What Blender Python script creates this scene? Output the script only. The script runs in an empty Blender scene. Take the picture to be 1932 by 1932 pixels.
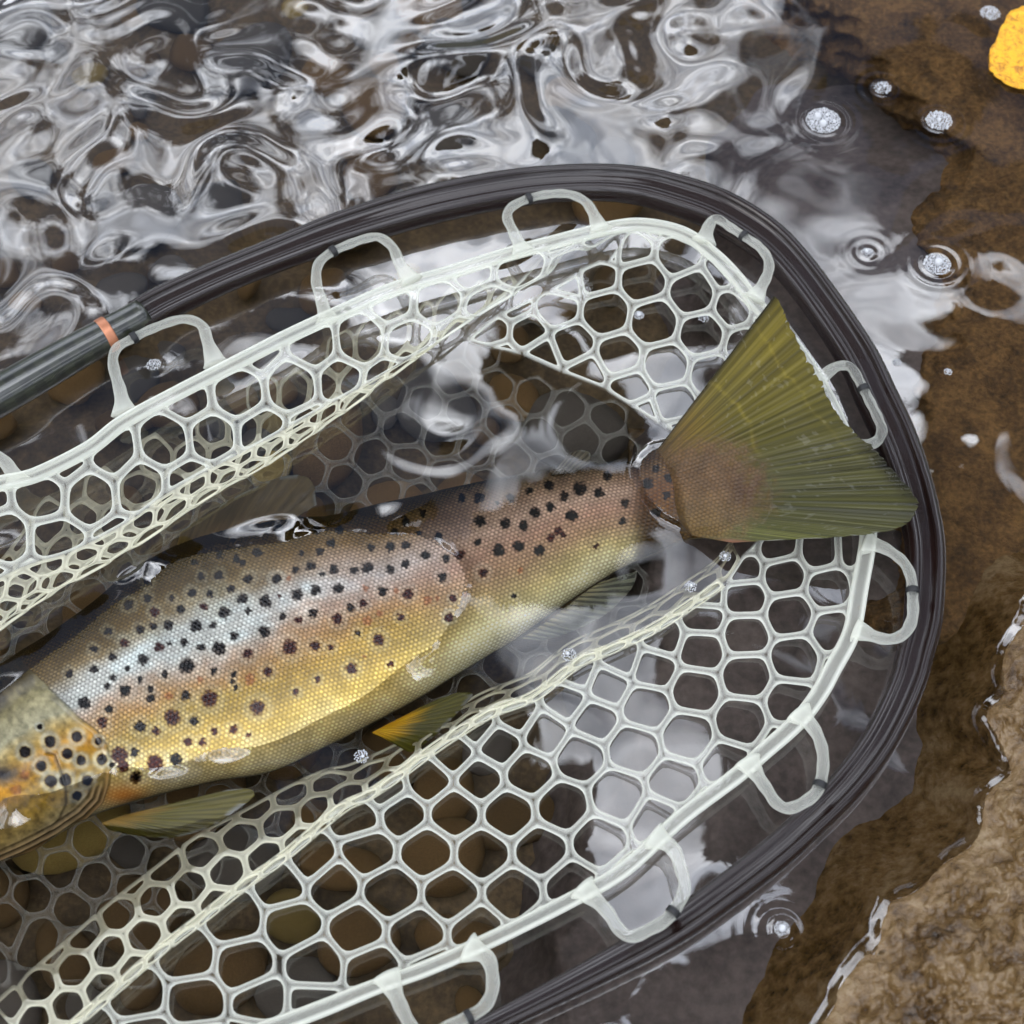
import bpy, math, random
import numpy as np
from mathutils import Vector

random.seed(7); RNG = np.random.default_rng(11)
scn = bpy.context.scene
COL = scn.collection

# ------------------------------------------------------------------ camera
TILT = math.radians(30); DIST = 0.62
CAM = np.array([0.0, -DIST*math.sin(TILT), DIST*math.cos(TILT)])
FWD = np.array([0.0, math.sin(TILT), -math.cos(TILT)])
UPV = np.array([0.0, math.cos(TILT), math.sin(TILT)])
RGT = np.array([1.0, 0.0, 0.0])
TAN = 0.20/DIST
cam_d = bpy.data.cameras.new("camera"); cam = bpy.data.objects.new("camera", cam_d)
COL.objects.link(cam); scn.camera = cam
cam.location = CAM; cam.rotation_euler = (TILT, 0, 0)
cam_d.sensor_fit = 'HORIZONTAL'; cam_d.angle = 2*math.atan(TAN)
cam_d.dof.use_dof = True; cam_d.dof.focus_distance = 0.615; cam_d.dof.aperture_fstop = 13.0     # phone lens: the mirrored sky is out of focus
cam_d.clip_start = 0.01; cam_d.clip_end = 300

MM = 0.001
def ray(px, py):
    u = (np.asarray(px, float)-966)/966*TAN; v = -(np.asarray(py, float)-966)/966*TAN
    return FWD + u[..., None]*RGT + v[..., None]*UPV
def at(px, py, z):
    """photo position (1932-pixel copy of the photograph) at height z above the water -> world"""
    d = ray(px, py); z = np.asarray(z, float)
    t = (z-CAM[2])/d[..., 2]
    return CAM + t[..., None]*d
def proj(p):
    q = p-CAM
    w = q@FWD
    return np.stack([966+966*(q@RGT)/w/TAN, 966-966*(q@UPV)/w/TAN], -1)

# ------------------------------------------------------------------ light
SUN_EL = math.radians(42); SUN_AZ = math.radians(-112)     # veiled sun, high on the left
SUN_DIR = np.array([math.sin(SUN_AZ)*math.cos(SUN_EL), math.cos(SUN_AZ)*math.cos(SUN_EL), math.sin(SUN_EL)])
world = bpy.data.worlds.new("World"); scn.world = world; world.use_nodes = True
wn = world.node_tree; wn.nodes.clear()
def N(t, typ, **kw):
    n = t.nodes.new(typ)
    for k, v in kw.items():
        if k == 'inp':
            for kk, vv in v.items(): n.inputs[kk].default_value = vv
        else: setattr(n, k, v)
    return n
wo = N(wn, 'ShaderNodeOutputWorld'); bg = N(wn, 'ShaderNodeBackground', inp={'Strength': 0.12})
sky = N(wn, 'ShaderNodeTexSky'); sky.sky_type = 'NISHITA'; sky.sun_disc = False
sky.sun_elevation = SUN_EL; sky.sun_rotation = SUN_AZ; sky.air_density = 1.0; sky.dust_density = 1.0
tc = N(wn, 'ShaderNodeTexCoord'); sx = N(wn, 'ShaderNodeSeparateXYZ')
wn.links.new(tc.outputs['Generated'], sx.inputs[0])
mz = N(wn, 'ShaderNodeMath', operation='MAXIMUM', inp={1: 0.12}); wn.links.new(sx.outputs['Z'], mz.inputs[0])
dv = N(wn, 'ShaderNodeVectorMath', operation='DIVIDE'); wn.links.new(tc.outputs['Generated'], dv.inputs[0])
cz = N(wn, 'ShaderNodeCombineXYZ')
for i in range(3): wn.links.new(mz.outputs[0], cz.inputs[i])
wn.links.new(cz.outputs[0], dv.inputs[1])
nz = N(wn, 'ShaderNodeTexNoise', inp={'Scale': 2.6, 'Detail': 7.0, 'Roughness': 0.58, 'Distortion': 0.4})
mp = N(wn, 'ShaderNodeVectorMath', operation='ADD'); mp.inputs[1].default_value = (-4.38, 5.5, 1.1); wn.links.new(dv.outputs[0], mp.inputs[0]); wn.links.new(mp.outputs[0], nz.inputs['Vector'])
rp = N(wn, 'ShaderNodeValToRGB'); rp.color_ramp.elements[0].position = 0.48; rp.color_ramp.elements[1].position = 0.66
wn.links.new(nz.outputs['Fac'], rp.inputs[0])
mx = N(wn, 'ShaderNodeMix', data_type='RGBA'); wn.links.new(rp.outputs[0], mx.inputs[0])
n2_ = N(wn, 'ShaderNodeTexNoise', inp={'Scale': 7.0, 'Detail': 5.0, 'Roughness': 0.6, 'Distortion': 0.8}); wn.links.new(mp.outputs[0], n2_.inputs['Vector'])
r2_ = N(wn, 'ShaderNodeValToRGB'); r2_.color_ramp.elements[0].position = 0.36; r2_.color_ramp.elements[0].color = (0.30, 0.32, 0.36, 1); r2_.color_ramp.elements[1].position = 0.62; r2_.color_ramp.elements[1].color = (1, 1.0, 1.0, 1)
wn.links.new(n2_.outputs['Fac'], r2_.inputs[0])
cb = N(wn, 'ShaderNodeVectorMath', operation='MULTIPLY'); cb.inputs[1].default_value = (128, 132, 140); wn.links.new(r2_.outputs[0], cb.inputs[0])
wn.links.new(sky.outputs[0], mx.inputs[6]); wn.links.new(cb.outputs[0], mx.inputs[7])
wn.links.new(mx.outputs[2], bg.inputs['Color']); wn.links.new(bg.outputs[0], wo.inputs[0])

sun_d = bpy.data.lights.new("sun", 'SUN'); sun_d.energy = 0.7; sun_d.angle = math.radians(18); sun_d.color = (1, 0.96, 0.9)
sun = bpy.data.objects.new("sun", sun_d); COL.objects.link(sun)
sun.rotation_euler = Vector(SUN_DIR).to_track_quat('Z', 'Y').to_euler()
scn.view_settings.view_transform = 'Standard'; scn.view_settings.look = 'None'
scn.view_settings.exposure = -0.55; scn.view_settings.gamma = 1.0
scn.render.engine = 'CYCLES'
scn.cycles.use_denoising = True
scn.cycles.max_bounces = 14; scn.cycles.transmission_bounces = 10; scn.cycles.transparent_max_bounces = 16
scn.cycles.diffuse_bounces = 3; scn.cycles.glossy_bounces = 6
scn.cycles.sample_clamp_indirect = 20.0
scn.cycles.caustics_refractive = True; scn.cycles.caustics_reflective = True

# ------------------------------------------------------------------ helpers
def smooth(a, b, x):
    t = np.clip((np.asarray(x, float)-a)/(b-a), 0, 1); return t*t*(3-2*t)
def interp_curve(pts, n, closed=False):
    """Catmull-Rom through pts, n samples evenly spaced along it"""
    p = np.asarray(pts, float)
    P = np.vstack([2*p[0]-p[1], p, 2*p[-1]-p[-2]])
    out = []
    for i in range(1, len(P)-2):
        t = np.linspace(0, 1, 40, endpoint=False)[:, None]
        a, b, c, d = P[i-1], P[i], P[i+1], P[i+2]
        out.append(0.5*((2*b)+(c-a)*t+(2*a-5*b+4*c-d)*t*t+(3*b-a-3*c+d)*t**3))
    out = np.vstack(out+[p[-1:]])
    s = np.r_[0, np.cumsum(np.linalg.norm(np.diff(out[:, :2], axis=0), axis=1))]
    q = np.linspace(0, s[-1], n)
    return np.stack([np.interp(q, s, out[:, k]) for k in range(out.shape[1])], -1)
def pl_dist(px, py, poly):
    """distance to a polyline and the side (positive = right of travel on the picture)"""
    best = np.full(px.shape, 1e9); side = np.zeros(px.shape); arc = np.zeros(px.shape); acc = 0.0
    for (x0, y0), (x1, y1) in zip(poly[:-1], poly[1:]):
        dx, dy = x1-x0, y1-y0; L2 = dx*dx+dy*dy+1e-9
        t = np.clip(((px-x0)*dx+(py-y0)*dy)/L2, 0, 1)
        d = np.hypot(px-x0-t*dx, py-y0-t*dy)
        m = d < best
        best = np.where(m, d, best)
        side = np.where(m, np.sign(dx*(py-y0)-dy*(px-x0)), side)
        arc = np.where(m, acc+t*math.sqrt(L2), arc); acc += math.sqrt(L2)
    return best, side, arc
def fieldn(shape, step, lam, seed, aniso=1.0, ang=0.0, width=0.45):
    """smooth random field with waves of length lam (same unit as step)"""
    r = np.random.default_rng(seed); n, m = shape
    f = np.fft.fft2(r.standard_normal(shape))
    ky = np.fft.fftfreq(n, step)[:, None]; kx = np.fft.fftfreq(m, step)[None, :]
    a = kx*math.cos(ang)+ky*math.sin(ang); b = -kx*math.sin(ang)+ky*math.cos(ang)
    k = np.sqrt((a*aniso)**2+b**2)*lam+1e-9
    f *= np.exp(-(np.log(k)/width)**2)
    h = np.real(np.fft.ifft2(f)); return h/h.std()
_perm = np.random.default_rng(5).random((256, 256))
def vnoise(x, y):
    xi = np.floor(x).astype(int); yi = np.floor(y).astype(int); fx = x-xi; fy = y-yi
    fx = fx*fx*fx*(fx*(fx*6-15)+10); fy = fy*fy*fy*(fy*(fy*6-15)+10)
    g = lambda a, b: _perm[a % 256, b % 256]
    return (g(xi, yi)*(1-fx)+g(xi+1, yi)*fx)*(1-fy)+(g(xi, yi+1)*(1-fx)+g(xi+1, yi+1)*fx)*fy
def fbm(x, y, oct=5, gain=0.5):
    s = 0; a = 1; t = 0
    for i in range(oct):
        s = s+a*vnoise(x*2**i+17.3*i, y*2**i+5.1*i); t += a; a *= gain
    return s/t
def mesh_arr(name, V, F, mat, parent=None, cols=None, attrs=None, smooth_=True, uv=None):
    """V (n,3), F (m,k) one face size, or a list of such arrays"""
    me = bpy.data.meshes.new(name)
    Fs = F if isinstance(F, list) else [F]
    V = np.ascontiguousarray(V, dtype=np.float32)
    me.vertices.add(len(V)); me.vertices.foreach_set('co', V.ravel())
    tot = sum(f.size for f in Fs); me.loops.add(tot)
    me.loops.foreach_set('vertex_index', np.concatenate([f.ravel() for f in Fs]).astype(np.int32))
    npoly = sum(len(f) for f in Fs); me.polygons.add(npoly)
    starts = []; o = 0
    for f in Fs:
        starts.append(o+np.arange(len(f))*f.shape[1]); o += f.size
    me.polygons.foreach_set('loop_start', np.concatenate(starts).astype(np.int32))
    me.polygons.foreach_set('use_smooth', np.full(npoly, smooth_, dtype=bool))
    me.update(calc_edges=True)
    if cols is not None:
        a = me.attributes.new('pigment', 'FLOAT_COLOR', 'POINT')
        c = np.ones((len(V), 4), np.float32); c[:, :3] = cols; a.data.foreach_set('color', c.ravel())
    if attrs:
        for k, v in attrs.items():
            a = me.attributes.new(k, 'FLOAT', 'POINT'); a.data.foreach_set('value', np.asarray(v, np.float32).ravel())
    if mat: me.materials.append(mat)
    o = bpy.data.objects.new(name, me); COL.objects.link(o)
    if parent: o.parent = parent
    return o
def grid_faces(n, m, wrap=False):
    i = np.arange(n-1)[:, None]; j = np.arange(m if wrap else m-1)[None, :]
    a = i*m+j; b = i*m+(j+1) % m; c = (i+1)*m+(j+1) % m; d = (i+1)*m+j
    return np.stack([a, b, c, d], -1).reshape(-1, 4)
def tag(o, label=None, cat=None, group=None, kind=None):
    if label: o['label'] = label
    if cat: o['category'] = cat
    if group: o['group'] = group
    if kind: o['kind'] = kind
    return o
def empty(name, loc=(0, 0, 0)):
    o = bpy.data.objects.new(name, None); COL.objects.link(o); o.location = loc; o.empty_display_size = 0.01
    return o
def sweep(name, C, rad, mat, parent=None, nseg=12, profile=None, up=(0, 0, 1), cap=True, attrs=None):
    """tube along points C (n,3); rad scalar/array, or profile (k,2) in (side, up) metres, times rad"""
    C = np.asarray(C, float); n = len(C)
    T = np.gradient(C, axis=0); T /= np.linalg.norm(T, axis=1)[:, None]+1e-12
    U0 = np.tile(np.asarray(up, float), (n, 1))
    S = np.cross(T, U0); S /= np.linalg.norm(S, axis=1)[:, None]+1e-9
    U = np.cross(S, T)
    if profile is None:
        a = np.linspace(0, 2*math.pi, nseg, endpoint=False); profile = np.stack([np.cos(a), np.sin(a)], -1)
    profile = np.asarray(profile, float); k = len(profile); rad = np.broadcast_to(np.asarray(rad, float), (n,))
    V = C[:, None]+rad[:, None, None]*(S[:, None]*profile[None, :, :1]+U[:, None]*profile[None, :, 1:2])
    V = V.reshape(-1, 3); F = [grid_faces(n, k, True)]
    if cap:
        V = np.vstack([V, C[:1], C[-1:]]); j = np.arange(k)
        F.append(np.stack([(j+1) % k, j, np.full(k, n*k)], -1))
        F.append(np.stack([(n-1)*k+j, (n-1)*k+(j+1) % k, np.full(k, n*k+1)], -1))
    return mesh_arr(name, V, F, mat, parent, attrs=attrs)

# ------------------------------------------------------------------ materials
def newmat(name):
    m = bpy.data.materials.new(name); m.use_nodes = True; t = m.node_tree; t.nodes.clear()
    out = N(t, 'ShaderNodeOutputMaterial'); return m, t, out
def ramp(t, src, stops):
    r = N(t, 'ShaderNodeValToRGB'); e = r.color_ramp.elements
    while len(e) < len(stops): e.new(0.5)
    for el, (p, c) in zip(e, stops): el.position = p; el.color = (*c, 1)
    t.links.new(src, r.inputs[0]); return r
def noise(t, scale, detail=5, rough=0.55, dist=0.0, vec=None):
    n = N(t, 'ShaderNodeTexNoise', inp={'Scale': scale, 'Detail': detail, 'Roughness': rough, 'Distortion': dist})
    if vec is None:
        c = N(t, 'ShaderNodeTexCoord'); vec = c.outputs['Object']
    t.links.new(vec, n.inputs['Vector']); return n
def bump(t, height, strength, dist):
    b = N(t, 'ShaderNodeBump', inp={'Strength': strength, 'Distance': dist}); t.links.new(height, b.inputs['Height']); return b
def stone_mat(name, stops, scale=60, rough=0.75, bumpd=0.0008, spec=0.5, scale2=400):
    m, t, out = newmat(name)
    b = N(t, 'ShaderNodeBsdfPrincipled', inp={'Roughness': rough, 'Specular IOR Level': spec})
    n1 = noise(t, scale, 8, 0.62, 0.6); n2 = noise(t, scale2, 4, 0.6)
    mixn = N(t, 'ShaderNodeMath', operation='MULTIPLY_ADD', inp={1: 0.45, 2: 0.0}); t.links.new(n2.outputs['Fac'], mixn.inputs[0])
    sc = N(t, 'ShaderNodeMath', operation='MULTIPLY', inp={1: 0.6}); t.links.new(n1.outputs['Fac'], sc.inputs[0])
    ad = N(t, 'ShaderNodeMath', operation='ADD'); t.links.new(sc.outputs[0], ad.inputs[0]); t.links.new(mixn.outputs[0], ad.inputs[1])
    r = ramp(t, ad.outputs[0], stops)
    oi = N(t, 'ShaderNodeObjectInfo'); hs = N(t, 'ShaderNodeHueSaturation')
    v = N(t, 'ShaderNodeMapRange', inp={3: 0.65, 4: 1.35}); t.links.new(oi.outputs['Random'], v.inputs[0])
    t.links.new(v.outputs[0], hs.inputs['Value']); t.links.new(r.outputs[0], hs.inputs['Color'])
    t.links.new(hs.outputs[0], b.inputs['Base Color'])
    bp = bump(t, ad.outputs[0], 1.0, bumpd); t.links.new(bp.outputs[0], b.inputs['Normal'])
    t.links.new(b.outputs[0], out.inputs[0]); return m
M = {}
# water: clear refracting body with a mirror-like skin
m, t, out = newmat('water'); M['water'] = m
fr = N(t, 'ShaderNodeFresnel', inp={'IOR': 1.62}); rf = N(t, 'ShaderNodeBsdfRefraction', inp={'IOR': 1.33, 'Roughness': 0.0, 'Color': (0.97, 0.955, 0.92, 1)})
gl = N(t, 'ShaderNodeBsdfGlossy', inp={'Roughness': 0.0, 'Color': (1, 1, 1, 1)}); ms = N(t, 'ShaderNodeMixShader')
ge = N(t, 'ShaderNodeNewGeometry'); io = N(t, 'ShaderNodeMapRange', inp={3: 1.82, 4: 1.33}); t.links.new(ge.outputs['Backfacing'], io.inputs[0]); t.links.new(io.outputs[0], fr.inputs['IOR'])
t.links.new(fr.outputs[0], ms.inputs[0]); t.links.new(rf.outputs[0], ms.inputs[1]); t.links.new(gl.outputs[0], ms.inputs[2]); t.links.new(ms.outputs[0], out.inputs[0])
M['bed'] = stone_mat('stream bed silt', [(0.3, (0.02, 0.012, 0.004)), (0.5, (0.075, 0.046, 0.018)), (0.68, (0.16, 0.105, 0.045))], 40)
M['peb_brown'] = stone_mat('brown pebble', [(0.32, (0.03, 0.016, 0.005)), (0.5, (0.12, 0.066, 0.020)), (0.68, (0.26, 0.16, 0.06))], 70)
M['peb_yellow'] = stone_mat('ochre pebble', [(0.25, (0.09, 0.055, 0.012)), (0.5, (0.22, 0.15, 0.035)), (0.72, (0.36, 0.27, 0.09))], 70)
M['peb_grey'] = stone_mat('grey pebble', [(0.25, (0.04, 0.034, 0.03)), (0.5, (0.09, 0.078, 0.068)), (0.72, (0.18, 0.15, 0.13))], 70)
M['slab'] = stone_mat('drowned slab', [(0.30, (0.022, 0.017, 0.017)), (0.48, (0.062, 0.048, 0.046)), (0.68, (0.12, 0.095, 0.088))], 28, scale2=260)  # grey-purple hue paints in blue sky mirrored on the shallows
M['algae'] = stone_mat('brown algae stone', [(0.34, (0.022, 0.010, 0.003)), (0.5, (0.11, 0.055, 0.014)), (0.64, (0.24, 0.13, 0.04))], 60, scale2=420, bumpd=0.003)
M['wetrock'] = stone_mat('wet rock', [(0.34, (0.022, 0.012, 0.004)), (0.44, (0.085, 0.045, 0.013)), (0.56, (0.19, 0.115, 0.045)), (0.68, (0.31, 0.22, 0.12))], 34, rough=0.13, bumpd=0.0035, spec=0.45, scale2=240)
# silicone: rim attribute paints in the white refraction glow of strand edges
def silicone(name, clear0, clear1, col, rough=0.28):
    m, t, out = newmat(name)
    at_ = N(t, 'ShaderNodeAttribute', attribute_name='rim')
    mr = N(t, 'ShaderNodeMapRange', inp={3: clear0, 4: clear1}); t.links.new(at_.outputs['Fac'], mr.inputs[0])
    pb = N(t, 'ShaderNodeBsdfPrincipled', inp={'Base Color': (*col, 1), 'Roughness': rough, 'Specular IOR Level': 0.6})
    tl = N(t, 'ShaderNodeBsdfTranslucent', inp={'Color': (*col, 1)}); mt = N(t, 'ShaderNodeMixShader', inp={0: 0.4})
    t.links.new(pb.outputs[0], mt.inputs[1]); t.links.new(tl.outputs[0], mt.inputs[2])
    tr = N(t, 'ShaderNodeBsdfTransparent'); m2 = N(t, 'ShaderNodeMixShader')
    t.links.new(mr.outputs[0], m2.inputs[0]); t.links.new(mt.outputs[0], m2.inputs[1]); t.links.new(tr.outputs[0], m2.inputs[2])
    n = noise(t, 900, 3); bp = bump(t, n.outputs['Fac'], 0.35, 0.0004); t.links.new(bp.outputs[0], pb.inputs['Normal'])
    t.links.new(m2.outputs[0], out.inputs[0]); return m
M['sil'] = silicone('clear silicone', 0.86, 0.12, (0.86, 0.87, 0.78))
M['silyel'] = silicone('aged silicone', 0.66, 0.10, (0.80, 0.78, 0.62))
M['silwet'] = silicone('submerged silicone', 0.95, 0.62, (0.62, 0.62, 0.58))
# frame
m, t, out = newmat('dark composite'); M['hoop'] = m
b = N(t, 'ShaderNodeBsdfPrincipled', inp={'Roughness': 0.2, 'Specular IOR Level': 0.22, 'Coat Weight': 0.55, 'Coat Roughness': 0.03})
at_ = N(t, 'ShaderNodeAttribute', attribute_name='along'); cx = N(t, 'ShaderNodeCombineXYZ'); ax = N(t, 'ShaderNodeAttribute', attribute_name='across')
mm = N(t, 'ShaderNodeMath', operation='MULTIPLY', inp={1: 0.05}); t.links.new(at_.outputs['Fac'], mm.inputs[0])
t.links.new(mm.outputs[0], cx.inputs[0]); t.links.new(ax.outputs['Fac'], cx.inputs[1])
n = noise(t, 60, 6, 0.65, 0.0, cx.outputs[0]); r = ramp(t, n.outputs['Fac'], [(0.3, (0.004, 0.002, 0.002)), (0.6, (0.012, 0.005, 0.004)), (0.8, (0.035, 0.022, 0.026))])
t.links.new(r.outputs[0], b.inputs['Base Color'])
n2 = noise(t, 700, 4, 0.6); rr = N(t, 'ShaderNodeMapRange', inp={1: 0.3, 2: 0.7, 3: 0.06, 4: 0.2}); t.links.new(n2.outputs['Fac'], rr.inputs[0]); t.links.new(rr.outputs[0], b.inputs['Roughness'])
bp = bump(t, n.outputs['Fac'], 0.25, 0.0004); t.links.new(bp.outputs[0], b.inputs['Normal']); t.links.new(b.outputs[0], out.inputs[0])
m, t, out = newmat('carbon sleeve'); M['sleeve'] = m
b = N(t, 'ShaderNodeBsdfPrincipled', inp={'Roughness': 0.3, 'Specular IOR Level': 0.6, 'Coat Weight': 0.7, 'Coat Roughness': 0.08})
at_ = N(t, 'ShaderNodeAttribute', attribute_name='along'); ax = N(t, 'ShaderNodeAttribute', attribute_name='across'); cx = N(t, 'ShaderNodeCombineXYZ')
t.links.new(at_.outputs['Fac'], cx.inputs[0]); t.links.new(ax.outputs['Fac'], cx.inputs[1])
ck = N(t, 'ShaderNodeTexChecker', inp={'Scale': 0.22, 'Color1': (0.007, 0.008, 0.005, 1), 'Color2': (0.016, 0.018, 0.010, 1)}); t.links.new(cx.outputs[0], ck.inputs[0])
t.links.new(ck.outputs[0], b.inputs['Base Color']); t.links.new(b.outputs[0], out.inputs[0])
m, t, out = newmat('copper wire'); M['copper'] = m
b = N(t, 'ShaderNodeBsdfPrincipled', inp={'Base Color': (0.42, 0.17, 0.09, 1), 'Metallic': 0.5, 'Roughness': 0.35}); t.links.new(b.outputs[0], out.inputs[0])
m, t, out = newmat('black cord'); M['cord'] = m
b = N(t, 'ShaderNodeBsdfPrincipled', inp={'Base Color': (0.008, 0.008, 0.009, 1), 'Roughness': 0.6}); t.links.new(b.outputs[0], out.inputs[0])
# fish
def skin_mat(name, rough, coat, trans=0.0, bumpn=0.0, metal=0.0):
    m, t, out = newmat(name)
    a = N(t, 'ShaderNodeAttribute', attribute_name='pigment')
    b = N(t, 'ShaderNodeBsdfPrincipled', inp={'Roughness': rough, 'Specular IOR Level': 0.27, 'Coat Weight': coat, 'Coat Roughness': 0.12, 'Metallic': metal})
    t.links.new(a.outputs['Color'], b.inputs['Base Color'])
    if bumpn:
        n = noise(t, 1500, 3); bp = bump(t, n.outputs['Fac'], bumpn, 0.0003); t.links.new(bp.outputs[0], b.inputs['Normal'])
    if trans:
        tl = N(t, 'ShaderNodeBsdfTranslucent'); t.links.new(a.outputs['Color'], tl.inputs[0])
        tr = N(t, 'ShaderNodeBsdfTransparent'); m1 = N(t, 'ShaderNodeMixShader', inp={0: 0.35}); m2 = N(t, 'ShaderNodeMixShader', inp={0: trans})
        t.links.new(b.outputs[0], m1.inputs[1]); t.links.new(tl.outputs[0], m1.inputs[2])
        t.links.new(m1.outputs[0], m2.inputs[1]); t.links.new(tr.outputs[0], m2.inputs[2]); t.links.new(m2.outputs[0], out.inputs[0])
    else: t.links.new(b.outputs[0], out.inputs[0])
    return m
M['fish'] = skin_mat('trout skin', 0.15, 0.0, 0, 0.12, 0.0)
M['fin'] = skin_mat('trout fin', 0.35, 0.3, 0.10, 0.3)
M['finclear'] = skin_mat('pale trout fin', 0.35, 0.3, 0.35, 0.3)
m, t, out = newmat('eye'); M['eye'] = m
b = N(t, 'ShaderNodeBsdfPrincipled', inp={'Base Color': (0.01, 0.01, 0.012, 1), 'Roughness': 0.05}); t.links.new(b.outputs[0], out.inputs[0])
# foam
m, t, out = newmat('foam film'); M['foam'] = m
fr = N(t, 'ShaderNodeFresnel', inp={'IOR': 1.5}); tr = N(t, 'ShaderNodeBsdfTransparent', inp={'Color': (0.96, 0.97, 0.98, 1)}); gl = N(t, 'ShaderNodeBsdfGlossy', inp={'Roughness': 0.03})
df = N(t, 'ShaderNodeBsdfDiffuse', inp={'Color': (0.85, 0.87, 0.9, 1)}); m0 = N(t, 'ShaderNodeMixShader', inp={0: 0.5}); ms = N(t, 'ShaderNodeMixShader')
t.links.new(tr.outputs[0], m0.inputs[1]); t.links.new(df.outputs[0], m0.inputs[2])
t.links.new(fr.outputs[0], ms.inputs[0]); t.links.new(m0.outputs[0], ms.inputs[1]); t.links.new(gl.outputs[0], ms.inputs[2]); t.links.new(ms.outputs[0], out.inputs[0])
# leaf
m, t, out = newmat('yellow leaf'); M['leaf'] = m
b = N(t, 'ShaderNodeBsdfPrincipled', inp={'Roughness': 0.4, 'Specular IOR Level': 0.5})
n = noise(t, 330, 8, 0.75, 0.8); r = ramp(t, n.outputs['Fac'], [(0.28, (0.20, 0.075, 0.004)), (0.40, (0.45, 0.17, 0.004)), (0.52, (0.80, 0.40, 0.006)), (0.75, (0.85, 0.50, 0.02))])
t.links.new(r.outputs[0], b.inputs['Base Color']); bp = bump(t, n.outputs['Fac'], 0.8, 0.001); t.links.new(bp.outputs[0], b.inputs['Normal']); t.links.new(b.outputs[0], out.inputs[0])
# vegetation
m, t, out = newmat('foliage'); M['foliage'] = m
b = N(t, 'ShaderNodeBsdfPrincipled', inp={'Roughness': 0.6}); oi = noise(t, 1.5, 3); r = ramp(t, oi.outputs['Fac'], [(0.3, (0.012, 0.022, 0.006)), (0.7, (0.05, 0.07, 0.02))])
t.links.new(r.outputs[0], b.inputs['Base Color']); t.links.new(b.outputs[0], out.inputs[0])
m, t, out = newmat('bark'); M['bark'] = m
b = N(t, 'ShaderNodeBsdfPrincipled', inp={'Roughness': 0.9}); n = noise(t, 12, 6); r = ramp(t, n.outputs['Fac'], [(0.3, (0.02, 0.014, 0.01)), (0.7, (0.08, 0.06, 0.045))])
t.links.new(r.outputs[0], b.inputs['Base Color']); t.links.new(b.outputs[0], out.inputs[0])

# ================================================================== trout: shape first (the water wraps round it)
TB = np.array([  # back point, belly point, height of flank above water (mm), half thickness (mm)
 (-345,1600,-315,1668, -8, 5), (-300,1530,-220,1682, -4,15), (-230,1450,-110,1675, 0,21), (-150,1380,-20,1652, 1,23), (-60,1305,72,1622, 3,24),
 (33,1242,170,1562, 4.5,24), (133,1176,280,1525, 6.5,24.5), (250,1084,410,1492, 8.5,25), (333,1032,520,1472, 9,25), (443,1000,625,1424, 8.5,25),
 (550,984,715,1378, 7.5,24), (633,975,790,1338, 5.8,23), (711,960,855,1298, 3.4,22), (790,944,925,1256, 0.2,20.5), (844,932,975,1226, -2.4,19), (977,905,1075,1153, -3.4,16),
 (1090,890,1172,1087, -4.0,13), (1150,886,1245,1052, -1.5,11), (1190,874,1298,1024, 3,10), (1240,846,1350,1014, 8,8.5), (1290,829,1400,1002, 11.2,5.2),
 (1360,834,1432,984, 13.3,2.3), (1418,868,1450,955, 13.8,0.7), (1444,905,1452,930, 13.9,0.3)], float)
NU = 1150
st = interp_curve(np.c_[(TB[:, 0]+TB[:, 2])/2, (TB[:, 1]+TB[:, 3])/2, TB], NU)
Tp, Bp, ztop, bth = st[:, 2:4], st[:, 4:6], st[:, 6]*MM, np.maximum(st[:, 7], 0.4)*MM
zc = ztop-bth
Tw = at(Tp[:, 0], Tp[:, 1], zc); Bw = at(Bp[:, 0], Bp[:, 1], zc)
Cw = (Tw+Bw)/2; X = Bw-Tw; a_ = np.linalg.norm(X, axis=1)/2; X /= 2*a_[:, None]
# make the seen outline (not the equator) match: shrink a by the lift of the tilted view
vt = np.abs(X[:, 1])*math.sin(TILT); ct = np.sqrt(1-vt**2)
a_ = np.sqrt(np.maximum((a_*ct)**2-(bth*vt)**2, (0.5*a_)**2))/ct
phi = np.r_[np.linspace(0, math.pi, 330), np.linspace(math.pi, 2*math.pi, 62)[1:-1]]
NV = len(phi)
cs, sn = np.cos(phi), np.sin(phi)
xh = np.sign(cs)*np.abs(cs)**(2/2.1); zh = np.sign(sn)*np.abs(sn)**(2/2.25)
roll = 0.07*smooth(1250, 900, Tp[:, 0])
tl_ = smooth(1215, 1300, Tp[:, 0])[:, None]                          # the tail root flattens into the fin
ZH = zh[None]*(1-tl_)+tl_*np.sign(sn)[None]*(1-xh[None]**2)
FV = Cw[:, None]-(a_[:, None]*xh[None])[..., None]*X[:, None]      # phi=0 -> belly? keep: xh=+1 at back
FV[..., 2] += bth[:, None]*ZH+(roll*a_)[:, None]*(-xh[None])
fn = np.cross(np.gradient(FV, axis=0), np.gradient(FV, axis=1)); fn /= np.linalg.norm(fn, axis=2)[..., None]+1e-12
if fn[NU//2, 165, 2] < 0: fn = -fn
upper = (phi[None] <= math.pi)
FP = proj(FV.reshape(-1, 3)).reshape(NU, NV, 2); px, py = FP[..., 0], FP[..., 1]
Q = np.broadcast_to((1-xh[None])/2, px.shape)      # 0 back .. 1 belly
uarc = np.r_[0, np.cumsum(np.linalg.norm(np.diff(st[:, :2], axis=0), axis=1))]
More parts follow.
